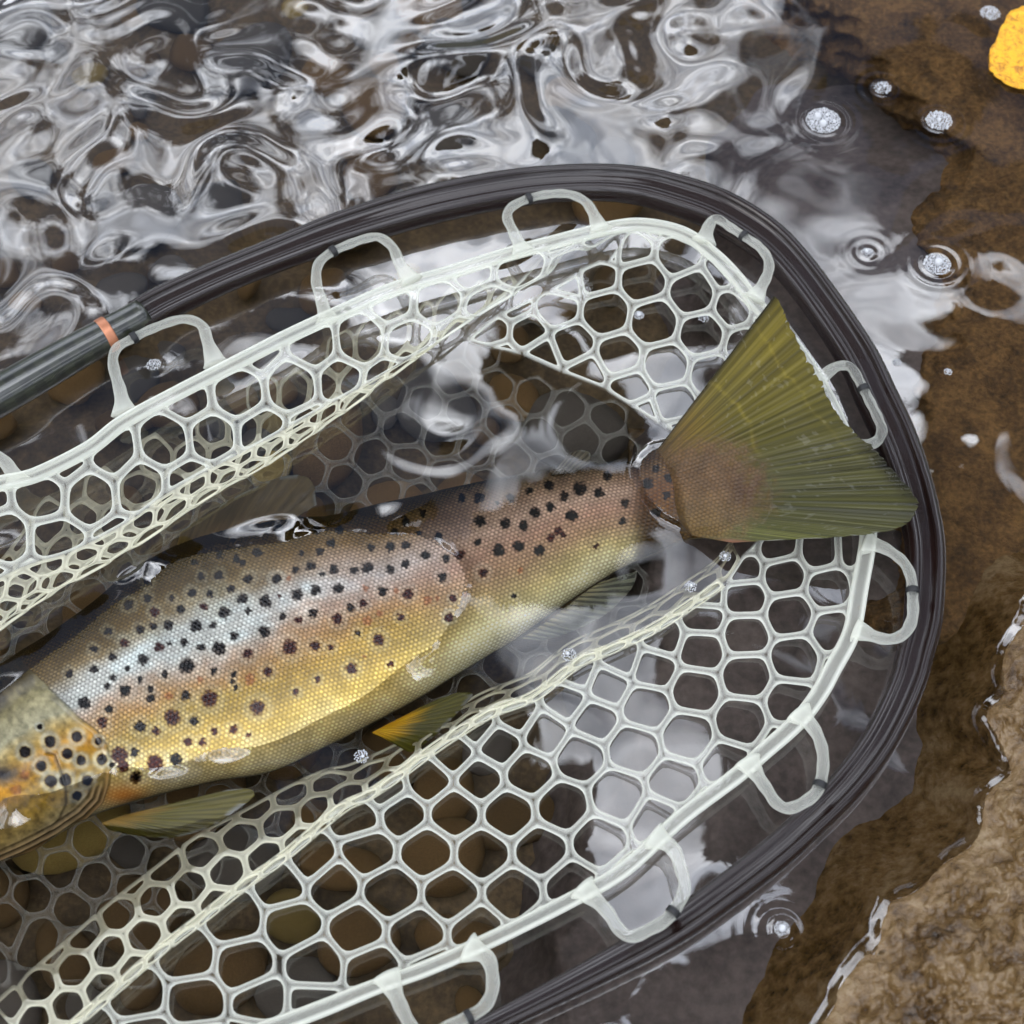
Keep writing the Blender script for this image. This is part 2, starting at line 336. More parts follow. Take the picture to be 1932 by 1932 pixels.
# scales: staggered domes
varc = np.zeros((NU, NV)); dv_ = np.linalg.norm(np.diff(FV, axis=1), axis=2)/(0.000207); varc[:, 1:] = np.cumsum(dv_, axis=1)
varc -= varc[:, 165:166]
pitch = 8.6
su = np.broadcast_to((uarc/pitch)[:, None], px.shape)+0.25*fbm(px/60, py/60, 3); sv = varc/(pitch*0.86)+0.25*fbm(px/60+9, py/60, 3)
def dome(su, sv):
    best = np.full(su.shape, 9.0); bi = np.zeros(su.shape); r0 = np.floor(sv)
    for k in (0, 1):
        r = r0+k; off = 0.5*np.mod(r, 2); c = np.round(su-off)+off
        d = (su-c)**2+((sv-r)*0.86)**2; bi = np.where(d < best, np.sin(c*12.9898+r*78.233)*43758.5453 % 1.0, bi); best = np.minimum(best, d)
    return np.clip(1-best/0.34, 0, 1), bi
dm, sid = dome(su, sv)
GILL = [(96, 1300), (125, 1327), (150, 1352), (182, 1375), (203, 1404), (212, 1440), (208, 1479), (198, 1518), (169, 1552), (117, 1589), (52, 1622), (-30, 1660)]
gd, gs, garc = pl_dist(px, py, GILL); gsd = gd*gs          # positive = right of travel (towards the head)
if gsd[np.argmin(np.abs(uarc-uarc[0]-150)), 165] < 0: gsd = -gsd
head = smooth(-2, 6, gsd)
hmask = head*1.0
nogrow = np.where(px < 1190, 1.0, smooth(1440, 1300, px))
scale_amp = (1-hmask)*0.00042*smooth(0.0, 0.06, Q)*smooth(1.0, 0.93, Q)*(1-0.55*smooth(0.70, 0.86, Q))*nogrow
disp = scale_amp*(dm-0.35)*upper
# gill cover stands proud with a soft lip; inner ridge
PRE = [(88, 1420), (104, 1424), (115, 1455), (125, 1492), (127, 1518), (112, 1555), (80, 1590)]
pd, ps, _ = pl_dist(px, py, PRE)
lip = np.exp(-((gsd-5)/5)**2)
disp = disp+(0.0005*hmask+0.0004*lip-0.0003*np.exp(-(pd/3.5)**2)*hmask)*upper*smooth(0.12, 0.3, Q)
rays_ = hmask*smooth(46, 20, gsd)*smooth(1465, 1500, py)
disp = disp+rays_*0.0004*np.sin(gsd*0.55)*upper
disp = disp+0.00012*(fbm(px/14, py/14, 3)-0.5)*upper
FVd = FV+fn*disp[..., None]
# ---------------- pigment
def stops(q, table):
    tq = np.array([r[0] for r in table]); tc_ = np.array([r[1:] for r in table])
    return np.stack([np.interp(q, tq, tc_[:, k]) for k in range(3)], -1)
wob = 0.10*(fbm(px/70, py/70, 4)-0.5)
qa = Q+wob
front = stops(qa, [(0, .045, .034, .010), (.12, .085, .062, .018), (.27, .15, .11, .045), (.38, .26, .21, .13), (.46, .44, .44, .41), (.54, .46, .46, .43), (.60, .44, .36, .29), (.68, .40, .28, .15), (.77, .39, .30, .115), (.90, .38, .30, .125), (1, .42, .38, .26)])
midb = stops(qa, [(0, .05, .037, .012), (.13, .10, .072, .022), (.26, .19, .13, .055), (.36, .34, .27, .21), (.46, .44, .40, .37), (.56, .43, .33, .26), (.64, .40, .28, .16), (.74, .40, .30, .115), (.88, .39, .31, .125), (1, .42, .38, .26)])
rear = stops(qa, [(0, .06, .05, .03), (.12, .14, .11, .075), (.25, .25, .19, .145), (.42, .40, .32, .27), (.55, .37, .27, .215), (.70, .34, .26, .18), (.84, .42, .37, .22), (.95, .58, .55, .40), (1, .5, .48, .36)])
headc = stops(qa, [(0, .05, .045, .03), (.25, .13, .105, .06), (.38, .33, .30, .19), (.55, .42, .40, .30), (.66, .44, .32, .12), (.74, .46, .28, .06), (.85, .42, .30, .07), (1, .40, .36, .26)])
tailc = stops(qa, [(0, .05, .03, .008), (.2, .10, .055, .015), (.5, .17, .085, .026), (.75, .18, .105, .025), (1, .13, .09, .018)])
w1 = smooth(430, 640, px)[..., None]; w2 = smooth(740, 900, px)[..., None]; w3 = smooth(1185, 1225, px)[..., None]
pig = front*(1-w1)+midb*w1; pig = pig*(1-w2)+rear*w2; pig = pig*(1-w3)+tailc*w3; pig = pig*(1-hmask[..., None])+headc*hmask[..., None]
# patchy tone and a silver-blue flank band
pch = fbm(px/38+3, py/38, 4)
pig = pig*(0.78+0.44*pch)[..., None]
lat = np.exp(-((Q-0.48)/0.13)**2)*smooth(120, 200, px)*smooth(760, 560, px)*(1-hmask)
pig = pig+(lat*np.clip(fbm(px/45, py/30+7, 4)-0.42, 0, 1))[..., None]*np.array([.32, .43, .46])
# tail root: darker tip of the flesh
tip = smooth(1330, 1400, px+60*(fbm(px/16, py/16, 3)-.5)); pig = pig*(1-0.7*tip)[..., None]+tip[..., None]*np.array([.17, .085, .035])
TBASE = [(1238,858), (1292,842), (1355,846), (1405,876), (1434,912), (1434,945), (1420,968), (1398,988), (1355,1006), (1300,1020)]
td, _, _ = pl_dist(px, py, TBASE); edf = smooth(46, 10, td+44*(fbm(px/9, py/9, 3)-.5))*smooth(1225, 1290, px)*0.95; pig = pig*(1-edf)[..., None]+edf[..., None]*np.array([.25, .165, .045])*(0.75+0.5*fbm(px/5, py/5, 3))[..., None]
SP = []; GROW = 1.05
def addspots(ox, oy, sc, rows):
    for r in rows: SP.append((ox+r[0]*sc, oy+r[1]*sc, r[2]*sc*GROW, r[3] if len(r) > 3 else 'd'))
S_ = 0.20833; GROW = 1.05
addspots(120.75, 1006.25, S_, [(1530,80,25),(1755,180,45),(1410,190,40),(1560,240,40),(1620,265,30),(1185,270,30),(1240,390,32),(1405,380,40),(1665,415,45),(755,440,40),(1515,505,35),(1925,410,40),(1160,540,42),(1320,550,38),(980,585,30),(755,585,35),(1615,595,48),(1825,620,60),(590,650,45),(1270,665,38,'r'),(1060,690,38),(820,715,40,'r'),(1670,710,35),(1450,720,55),(940,830,50),(1195,835,55),(810,840,30),(690,870,38),(1350,830,35),(400,890,35),(1815,890,52),(1545,925,42),(1085,985,38),(860,1030,45,'r'),(950,1000,25),(545,995,42,'r'),(1245,1035,38),(1405,1045,60),(270,1050,35),(1665,1090,50,'r'),(440,1120,42),(710,1145,52),(570,1220,28),(1115,1200,75),(1845,1255,45,'r'),(1355,1245,38),(915,1280,38),(50,1275,38),(440,1300,32),(270,1235,38),(1225,1320,30,'o'),(685,1325,32),(1535,1280,30),(1520,1340,25),(1555,1400,30),(1680,1325,50,'o'),(390,1385,32),(555,1430,55),(780,1410,28),(785,1490,45),(1105,1470,48),(950,1470,40,'o'),(1320,1500,75,'r'),(185,1540,60),(1755,1575,70,'r'),(410,1590,38),(985,1670,75,'r'),(345,1710,50,'r'),(1180,1700,42),(690,1750,52),(835,1790,42,'r'),(1360,1790,32,'r'),(1530,1780,42,'r'),(1665,1830,25,'r'),(1120,1890,38,'r'),(1255,1890,35,'r')])
addspots(452.8, 955.9, S_, [(360,235,45),(700,215,35),(900,215,40),(820,330,45),(720,410,38),(550,425,28),(645,540,45),(500,570,35),(335,660,45),(850,570,45),(1040,580,42),(1155,555,55),(1185,375,40),(1360,370,45),(1500,350,40),(1365,570,40),(1495,520,38),(440,655,22,'o'),(740,610,22),(365,810,22,'r'),(520,800,55),(690,755,50),(890,745,50),(1140,740,28,'o'),(1295,770,48),(1420,760,25,'o'),(1520,790,48,'r'),(385,1000,35),(665,970,45),(1000,920,38),(1110,880,40,'r'),(525,1030,35,'r'),(880,1020,50,'r'),(1270,970,28,'o'),(1455,1000,35,'r'),(1150,1040,45,'o'),(1060,1150,30),(445,1280,70,'r'),(680,1260,45,'r'),(820,1275,35,'r'),(1255,1205,55,'r'),(1010,1465,50,'r'),(1130,1360,25,'o'),(1360,1430,28,'r'),(700,1565,32,'r'),(505,1680,32,'r'),(1890,1000,40,'r'),(1700,850,40,'o'),(1790,830,25,'o'),(1500,140,38),(1660,80,35),(1800,280,45),(1680,440,42),(1870,460,35),(1830,640,40),(1400,230,30),(1620,240,28)])
addspots(805, 845.25, 0.26041, [(1020,150,30),(920,160,25),(885,290,35),(1110,310,48),(1245,335,42),(1310,220,35),(995,365,35),(900,440,35),(785,480,42),(1050,500,45),(1435,405,35),(1420,545,30),(380,380,40),(255,390,30),(610,380,30),(740,330,25),(520,420,18),(385,540,42),(565,555,40),(700,575,38),(945,610,32,'r'),(985,640,25,'r'),(900,660,28,'r'),(370,690,30),(240,775,35,'r'),(520,750,48),(665,720,42),(820,750,42),(130,800,25),(405,910,38,'r'),(1220,730,25,'r'),(685,900,20,'o'),(635,1090,20),(165,1225,30,'r'),(280,1060,20,'o'),(190,1090,25,'r'),(1605,260,42),(1760,215,38),(1740,345,28),(1665,470,38),(1660,150,30),(1760,70,25)])
addspots(0, 1257.8, 0.26041, [(185,620,45,'h'),(365,545,45,'h'),(560,510,42,'h'),(290,440,22,'h'),(490,630,42,'h'),(300,720,42,'h'),(590,680,38,'h'),(740,670,42,'h'),(370,830,48,'h'),(475,820,48,'h'),(635,825,42,'h'),(565,940,38,'h'),(815,710,22,'h'),(715,540,30,'h'),(180,790,35,'o'),(120,900,38,'o'),(865,640,60,'r'),(890,720,45,'r'),(975,620,35),(1125,700,60,'r'),(1275,670,45),(985,810,45)])
SC = {'d': (.022, .012, .009), 'r': (.075, .016, .009), 'o': (.30, .13, .06), 'h': (.03, .009, .005)}
near_ = np.full(px.shape, 99.0); skip = np.zeros(px.shape)
nx = (fbm(px/6, py/6, 3)-0.5)*9; ny = (fbm(px/6+40, py/6+9, 3)-0.5)*9
uidx = np.arange(NU)
for (x, y, r, k) in SP:
    # only the rows close to the spot
    i0 = np.searchsorted(st[:, 0]+0*st[:, 0], x-260); i1 = np.searchsorted(st[:, 0], x+260)
    sl = slice(max(i0, 0), min(i1, NU))
    jit = 0.35 if k == 'h' else 1.0
    d = np.hypot(px[sl]-x+nx[sl]*jit, py[sl]-y+ny[sl]*jit)
    rr_ = r*1.0 if k != 'h' else r*0.85
    halo = np.exp(-((d-rr_*1.45)/(rr_*0.5))**2)*upper*(0.5 if k == 'h' else 0.16)*(0 if k == 'o' else 1)
    hc = np.array([.50, .52, .48]) if k == 'h' or y > 1080 else np.array([.33, .27, .20])
    pig[sl] = pig[sl]*(1-halo[..., None])+hc*halo[..., None]
for (x, y, r, k) in SP:
    i0 = np.searchsorted(st[:, 0], x-260); i1 = np.searchsorted(st[:, 0], x+260)
    sl = slice(max(i0, 0), min(i1, NU)); jit = 0.35 if k == 'h' else 1.0
    d = np.hypot(px[sl]-x+nx[sl]*jit, py[sl]-y+ny[sl]*jit)
    # scales inside the patch keep a paler crown, a bead highlight put into the colour
    cover = smooth(1.12, 0.72, d/(r*(0.95 if k == 'h' else 1.0)))*upper
    if k != 'h': cover = cover*(1-0.30*dm[sl]**3*(sid[sl] > 0.35)*smooth(0.15, 0.7, d/r))
    if k == 'o': cover = cover*0.6
    pig[sl] = pig[sl]*(1-cover[..., None])+np.array(SC[k])*cover[..., None]
# scale edges hold more pigment; crowns paler, painting in their bead highlights
sc_on = (1-hmask)*upper*nogrow
pig = pig*(1+0.10*smooth(.66, .76, Q)*upper*smooth(1000, 800, px))[..., None]  # lower flank painted brighter to offset the dim light under water
pig = pig*(1+hmask*upper*(0.9*fbm(px/10, py/10, 4)-0.45))[..., None]
pig = pig*(1-0.60*sc_on*(1-smooth(0.05, 0.45, dm))*(1-0.5*smooth(.72, .86, Q)))[..., None]
pig = pig*(1+0.5*sc_on*smooth(0.6, 1.0, dm)*(0.4+sid))[..., None]
# gill cover lines
ln = hmask*upper
pig = pig*(1-0.5*ln*np.exp(-(pd/3.0)**2))[..., None]
pig = pig*(1-0.75*ln*np.exp(-((gsd-0.5)/2.2)**2))[..., None]
gl_ = ln*np.exp(-((gsd-6)/3.5)**2)*smooth(1440, 1470, py); pig = pig*(1-gl_[..., None])+np.array([.62, .46, .24])*gl_[..., None]
stp = rays_*upper*(0.5+0.5*np.sin(gsd*0.55)); pig = pig*(1-0.7*rays_[..., None])+0.7*rays_[..., None]*np.array([.12, .08, .04])+stp[..., None]*np.array([.42, .34, .24])
org = np.exp(-(((px-235)/45)**2+((py-1505)/22)**2))*upper*(1-hmask)*0.8; pig = pig*(1-org[..., None])+np.array([.50, .24, .05])*org[..., None]
blue = np.exp(-(((px-2)/34)**2+((py-1462)/17)**2))*upper*0.9; pig = pig*(1-blue[..., None])+np.array([.02, .03, .06])*blue[..., None]
pale = upper*np.maximum(smooth(830, 930, px)*smooth(1215, 1170, px)*0.42, smooth(.80, .92, Q)*smooth(1200, 1000, px)*0.55*(1-hmask))  # rear flank and belly painted lighter, making up for light lost in the water
bright = pig.max(-1) > .06
pig = pig*(1+pale*bright)[..., None]
pig = np.where(upper[..., None], pig, np.array([.45, .42, .32]))
pig = np.clip(np.clip(pig, 1e-4, 1)**1.6*0.84, 0.002, 0.85)

# ================================================================== water surface
STEP = 0.85*MM
x0, x1, y0, y1 = -0.262, 0.262, -0.235, 0.325
nxs = int((x1-x0)/STEP)+1; nys = int((y1-y0)/STEP)+1
gx = x0+np.arange(nxs)*STEP; gy = y0+np.arange(nys)*STEP
GX, GY = np.meshgrid(gx, gy)                       # rows = y
shape = GX.shape; st_mm = 0.85
W = np.stack([GX, GY, 0*GX], -1); WP = proj(W.reshape(-1, 3)).reshape(*shape, 2); wx, wy = WP[..., 0], WP[..., 1]
# how restless the surface is, over the photograph: lively upstream (top left), calm against the bank
act = 0.10+0.95*smooth(1250, 500, wx+0.9*(wy-200))+0.55*smooth(750, 120, wy)*smooth(1650, 1250, wx)
inside = smooth(40, -60, 1.0*(np.hypot((wx-950)/1.0, (wy-1150)/1.0)-620))
act = act*(1-0.55*inside)+0.24*np.exp(-(((wx-820)/260)**2+((wy-880)/110)**2))+0.10*np.exp(-(((wx-1740)/130)**2+((wy-420)/140)**2))
act = np.clip(act, 0.05, 1.1)
warpx = 16*fieldn(shape, st_mm, 70, 1); warpy = 16*fieldn(shape, st_mm, 70, 2)
def warp(h):
    ix = np.clip((np.arange(shape[1])[None]+warpx/st_mm), 0, shape[1]-1.001); iy = np.clip((np.arange(shape[0])[:, None]+warpy/st_mm), 0, shape[0]-1.001)
    a0 = np.floor(ix).astype(int); b0 = np.floor(iy).astype(int); fa = ix-a0; fb = iy-b0
    return (h[b0, a0]*(1-fa)+h[b0, a0+1]*fa)*(1-fb)+(h[b0+1, a0]*(1-fa)+h[b0+1, a0+1]*fa)*fb
def lowpass(h, lam):
    f = np.fft.fft2(h); ky = np.fft.fftfreq(shape[0], st_mm)[:, None]; kx = np.fft.fftfreq(shape[1], st_mm)[None]
    return np.real(np.fft.ifft2(f*np.exp(-((kx**2+ky**2)*lam*lam))))
h1 = fieldn(shape, st_mm, 92, 21, 1.5, 0.45); h2 = fieldn(shape, st_mm, 40, 22, 1.7, 0.35); h3 = fieldn(shape, st_mm, 17, 23, 1.5, 0.6); h4 = fieldn(shape, st_mm, 9, 24, 1.2, 0.2)
hw = lowpass(warp(2.8*h1+0.20*h2+0.02*h3), 6)+0.006*h4
zw = hw*act*MM*0.185+0.03*MM*fieldn(shape, st_mm, 40, 31)
# rings round bubbles and the hoop
def rings(cx, cy, lam, amp, r0, dec):
    c = at(cx, cy, 0.0); r = np.hypot(GX-c[0], GY-c[1])/MM
    return amp*MM*np.cos(2*math.pi*(r-r0)/lam)*np.exp(-np.maximum(r-r0, 0)/dec)*smooth(r0-2, r0+1, r)
for cx_, cy_, r0_ in [(1553,228,8),(1665,167,4),(1770,228,6),(1768,497,6),(1475,1755,3),(1637,477,2.5),(290,688,3)]:
    zw = zw+rings(cx_, cy_, 5.0, 0.07, r0_, 4.0)
# bodies that pierce the surface draw up a meniscus
top = np.full(shape, -1.0)
vv = FV[:, :330].reshape(-1, 3); ii = np.round((vv[:, 1]-y0)/STEP).astype(int); jj = np.round((vv[:, 0]-x0)/STEP).astype(int)
ok = (ii >= 0) & (ii < shape[0]) & (jj >= 0) & (jj < shape[1])
np.maximum.at(top, (ii[ok], jj[ok]), vv[ok, 2])
WL = [(1930, 1150), (1900, 1200), (1885, 1288), (1861, 1348), (1881, 1398), (1905, 1455), (1855, 1498), (1851, 1561), (1821, 1605), (1781, 1631), (1731, 1681), (1678, 1701), (1665, 1728), (1648, 1771), (1618, 1815), (1581, 1868), (1571, 1905), (1545, 1950), (1500, 2060)]
WLc = interp_curve(WL, 120)
def rock_h(px_, py_):
    d, s, _ = pl_dist(px_, py_, WLc)
    # the rock is on the right / lower side of the waterline
    inn = d*s
    h = np.where(inn > 0, 13*(1-np.exp(-inn/95)), -80*(1-np.exp(inn/330)))
    e = 20*(fbm(px_/120, py_/120, 4, 0.5)-0.5)*smooth(-60, 110, inn)+9.0*(fbm(px_/42+4, py_/42, 4, 0.55)-0.5)*smooth(-10, 60, inn)+3.0*(fbm(px_/15+4, py_/15, 3, 0.6)-0.5)*smooth(-10, 60, inn)
    pits = -2.2*np.clip(vnoise(px_/15, py_/15)-0.68, 0, 1)/0.32*smooth(80, 220, inn)
    return (h+e+pits)*MM
RSIGN = 1.0
_t = pl_dist(np.array([1800.0]), np.array([1850.0]), WLc)
if _t[1][0] < 0: WLc = WLc[::-1]
rtop = rock_h(wx, wy); rtop = np.where(wx > 1350, rtop, -1)
top2 = np.maximum(top, rtop)
zw = zw+0.75*MM*fieldn(shape, st_mm, 46, 41)*lowpass(smooth(-9*MM, 2*MM, top), 9)*smooth(900, 780, wx)
solid = top2 > zw
lift = np.zeros(shape); cur = solid.copy()
for k in range(9):
    lift = np.maximum(lift, cur*math.exp(-k*0.85/1.4))
    c2 = cur.copy(); c2[1:] |= cur[:-1]; c2[:-1] |= cur[1:]
    if k % 2: c2[:, 1:] |= cur[:, :-1]; c2[:, :-1] |= cur[:, 1:]
    else: c2[:, 1:] |= c2[:, :-1].copy(); c2[:, :-1] |= c2[:, 1:].copy()
    cur = c2
lift = np.where(wx > 1400, lowpass(lift, 7.0), lowpass(lift, 4.0))
zw = zw+lift*np.where(wx > 1400, 0.55, np.where(wx > 1100, 0.5, 0.22))*MM
edge = np.minimum(np.minimum(smooth(0, 25, np.arange(shape[1]))[None], smooth(0, 25, np.arange(shape[1])[::-1])[None]), np.minimum(smooth(0, 25, np.arange(shape[0]))[:, None], smooth(0, 25, np.arange(shape[0])[::-1])[:, None]))
zw = zw*edge
def outer(v):  # extend a coordinate axis outwards with growing steps
    g = [0.002*1.45**k for k in range(24)]; c = np.cumsum(g)
    return np.r_[(v[0]-c)[::-1], v, v[-1]+c]
ox, oy = outer(gx), outer(gy); OX, OY = np.meshgrid(ox, oy); OZ = np.zeros(OX.shape); OZ[24:-24, 24:-24] = zw
water = mesh_arr('water', np.stack([OX, OY, OZ], -1).reshape(-1, 3), grid_faces(*OX.shape), M['water'])
tag(water, kind='structure')

# ================================================================== bed
bx = outer(np.arange(-0.30, 0.301, 0.004)); by = outer(np.arange(-0.30, 0.401, 0.004)); BX, BY = np.meshgrid(bx, by)
bz = -0.072+0.02*(fbm(BX*9+50, BY*9+50, 5)-0.5)
far = np.hypot(BX, BY); bz = bz+np.minimum(0, 0)*far
bed = mesh_arr('stream_bed', np.stack([BX, BY, bz], -1).reshape(-1, 3), grid_faces(*BX.shape), M['bed']); tag(bed, kind='structure')

# pebbles on the bed
def ico(sub):
    import bmesh
    bm = bmesh.new(); bmesh.ops.create_icosphere(bm, subdivisions=sub, radius=1.0)
    V = np.array([v.co[:] for v in bm.verts]); F = np.array([[v.index for v in f.verts] for f in bm.faces]); bm.free(); return V, F
ICO3 = ico(3); ICO2 = ico(2); ICO1 = ico(1)
peb_mesh = []
for k in range(10):
    V, F = ICO3; r = np.random.default_rng(100+k)
    d = 1.0
    for q in range(5):
        w = r.standard_normal(3); w /= np.linalg.norm(w); d = d+0.10*np.sin(V@w*r.uniform(1.5, 3.2)+r.uniform(0, 6))
    Vp = V*d[:, None]*np.array([1, r.uniform(.65, .95), r.uniform(.4, .62)])
    peb_mesh.append((Vp, F))
def pebble(p, size, mat, label, group, k, rot, tilt=0.0, name='pebble'):
    V, F = peb_mesh[k % 10]
    key = f'pebble_{k%10}_{mat}'
    me = bpy.data.meshes.get(key)
    if me is None:
        o = mesh_arr('pebble', V, F, M[mat]); o.data.name = key
    else:
        o = bpy.data.objects.new('pebble', me); COL.objects.link(o)
    o.name = name; o.location = p; o.scale = (size,)*3; o.rotation_euler = (tilt, 0, rot)
    return tag(o, label, 'stone', group)
GPB = 'pebbles on the stream bed'
placed = []
def try_peb(px_, py_, size, mat, label, k, dz=0.0):
    w = at(px_, py_, -0.06)
    for (q, s) in placed:
        if np.hypot(*(q[:2]-w[:2])) < 0.78*(s+size): return
    placed.append((w, size))
    pebble((w[0], w[1], -0.068+0.36*size+dz), size, mat, label, GPB, k, random.uniform(0, 6.28), random.uniform(-.2, .2))
LB = {'peb_brown': 'rounded brown pebble lying on the stream bed under the water', 'peb_yellow': 'pale ochre pebble lying among brown pebbles on the stream bed', 'peb_grey': 'rounded grey pebble lying on the stream bed among brown ones'}
for (a, b_, s, mt) in [(556, 1745, .0115, 'peb_yellow'), (700, 1790, .016, 'peb_brown'), (430, 1850, .018, 'peb_brown'), (860, 1800, .015, 'peb_brown'), (1060, 1880, .011, 'peb_yellow'), (1095, 1810, .008, 'peb_grey'), (985, 1560, .016, 'peb_brown'), (820, 1640, .017, 'peb_brown'), (640, 1660, .014, 'peb_brown'), (280, 1760, .017, 'peb_brown'), (140, 1830, .015, 'peb_brown'), (560, 1880, .016, 'peb_grey'), (900, 1930, .009, 'peb_brown'), (340, 1900, .012, 'peb_grey')]:
    try_peb(a, b_, s, mt, LB[mt], random.randrange(10))
for i in range(420):
    a = random.uniform(-120, 1500); b_ = random.uniform(-150, 2050)
    if a > 1150 and b_ < 1500: continue
    mt = random.choices(['peb_brown', 'peb_grey', 'peb_yellow'], [6, 3, 1])[0]
    sz = random.choice([.008, .011, .014, .018, .024])
    try_peb(a, b_, sz, mt, ('small ' if sz < .012 else 'large ' if sz > .017 else 'middling ')+{'peb_brown': 'brown', 'peb_grey': 'grey', 'peb_yellow': 'ochre'}[mt]+' pebble on the stream bed '+('under rippled water beyond the hoop' if b_ < 900-0.33*a+60 else 'beneath the open mesh and trout'), random.randrange(10))

# drowned slab on the right and the rock that breaks the surface
def sheet_rock(name, xs, ys, hfun, mat, base, label):
    A, B = np.meshgrid(xs, ys); h = hfun(A, B)
    V = at(A, B, h); n, m_ = A.shape
    Vb = V.copy(); Vb[..., 2] = base
    Vall = np.vstack([V.reshape(-1, 3), Vb.reshape(-1, 3)]); o = n*m_
    F1 = grid_faces(n, m_)[:, ::-1]; F2 = F1[:, ::-1]+o
    rim = np.r_[np.arange(m_), np.arange(1, n)*m_+m_-1, (n-1)*m_+np.arange(m_-2, -1, -1), np.arange(n-2, 0, -1)*m_]
    nx_ = np.roll(rim, -1); F3 = np.stack([rim, nx_, nx_+o, rim+o], -1)
    ob = mesh_arr(name, Vall, [F1, F2, F3], M[mat]); return tag(ob, label, 'rock')
sheet_rock('wet_rock', np.arange(1180, 2300, 3.2), np.arange(860, 2200, 3.2), rock_h, 'wetrock', -0.08, 'wet brown pitted rock breaking the surface beside the net hoop')
def slab_h(a, b_):
    e = smooth(1120, 1330, a+0.25*(b_-900)+60*(fbm(a/120, b_/120, 4)-0.5)*2)
    crack = np.exp(-((a-1500-0.55*(b_-1100)+50*(fbm(b_/90, a/300, 3)-.5))/26)**2)*smooth(900, 1050, b_)*0
    return (-84+56*e*smooth(150, 420, b_)+5*(fbm(a/80, b_/80, 5)-0.5))*MM
sheet_rock('slab', np.arange(640, 2300, 7.0), np.arange(150, 2350, 7.0), slab_h, 'slab', -0.085, 'flat dark slab lying under shallow water beneath the hoop')
def alg_h(a, b_):
    ed = 1690+90*(fbm(b_/110+3, a/400, 4)-0.5)*2-0.12*(b_-500)+260*smooth(350, 60, b_)*-1
    inn = smooth(-190, 120, a-ed+70*(fbm(a/40, b_/40, 4)-.5))*smooth(1330, 1200, b_+0.2*(a-1800))
    return (-84+64*inn+7*(fbm(a/60, b_/60, 6, 0.6)-0.5)*inn)*MM
sheet_rock('algae_rock', np.arange(1380, 2300, 5.0), np.arange(-160, 1420, 5.0), alg_h, 'algae', -0.085, 'orange brown algae covered rock under the water by the yellow leaf')

# ================================================================== trout objects
tr = empty('brown_trout', tuple(Cw[NU//2])); tag(tr, 'brown trout with black and red spots lying in the landing net', 'fish')
tr.location = (0, 0, 0)
Vb = np.vstack([FVd.reshape(-1, 3), FVd[0].mean(0)[None], FVd[-1].mean(0)[None]])
j = np.arange(NV); o_ = NU*NV
Fb = [grid_faces(NU, NV, True), np.stack([(j+1) % NV, j, np.full(NV, o_)], -1), np.stack([(NU-1)*NV+j, (NU-1)*NV+(j+1) % NV, np.full(NV, o_+1)], -1)]
pc = np.vstack([pig.reshape(-1, 3), pig[0].mean(0)[None], pig[-1].mean(0)[None]])
body = mesh_arr('body', Vb, Fb, M['fish'], tr, cols=pc)
EYE = at(-112, 1500, 0.0)
V, F = ICO2; eye = mesh_arr('eye', V*0.0055*np.array([1, 1, .5])+EYE+np.array([0, 0, 0.004]), F, M['eye'], tr)

def fin(name, base, tip, colf, mat, nu=60, nv=160, th0=1.2, th1=0.25, nrays=26, ray_h=0.35, rag=0.0, seed=0, bow=0.0, zfun=None):
    """base, tip: polylines of (px, py, z mm); rays run from base to tip"""
    b_ = interp_curve(base, nv); t_ = interp_curve(tip, nv)
    u = np.linspace(0, 1, nu)[:, None]; v = np.linspace(0, 1, nv)[None]
    r = np.random.default_rng(seed)
    lng = 1-rag*(fbm(np.arange(nv)/5.0, np.full(nv, seed*3.1), 4)-0.35)*1.0-0.9*rag*(fbm(np.arange(nv)/45.0, np.full(nv, seed*7.1), 3)-0.5)
    lng[(r.random(nv) < 0.08)] -= rag*0.5
    uu = u*lng[None]
    G = b_[None]*(1-uu[..., None])+t_[None]*uu[..., None]
    zz = G[..., 2]+bow*np.sin(math.pi*u)*np.ones_like(v)
    rp_ = np.abs(np.sin(math.pi*(v*nrays)))+0*u
    branch = np.abs(np.sin(math.pi*(v*nrays*2+0.3)))
    ridge = ray_h*((1-rp_)*(1-0.6*u)+0.6*u*(1-branch))
    zz = zz+1.2*(fbm(v*6+seed, u*2.0, 3)-0.5)*u
    th = th0*(1-u)+th1*u
    if zfun: zz = zfun(G[..., 0], G[..., 1], zz, u+0*v)
    Vt = at(G[..., 0], G[..., 1], (zz+th*0.5+ridge)*MM); Vd = at(G[..., 0], G[..., 1], (zz-th*0.5-0.3*ridge)*MM)
    C = colf(u+0*v, v+0*u, rp_, branch, G[..., 0], G[..., 1])
    n = nu*nv; F1 = grid_faces(nu, nv); F2 = F1[:, ::-1]+n
    rim = np.r_[np.arange(nv), np.arange(1, nu)*nv+nv-1, (nu-1)*nv+np.arange(nv-2, -1, -1), np.arange(nu-2, 0, -1)*nv]
    nx_ = np.roll(rim, -1); F3 = np.stack([nx_, rim, rim+n, nx_+n], -1)
    return mesh_arr(name, np.vstack([Vt.reshape(-1, 3), Vd.reshape(-1, 3)]), [F1, F2, F3], M[mat], tr, cols=np.vstack([C.reshape(-1, 3)]*2))
def lerp(a, b_, w): return np.array(a)*(1-w[..., None])+np.array(b_)*w[..., None]
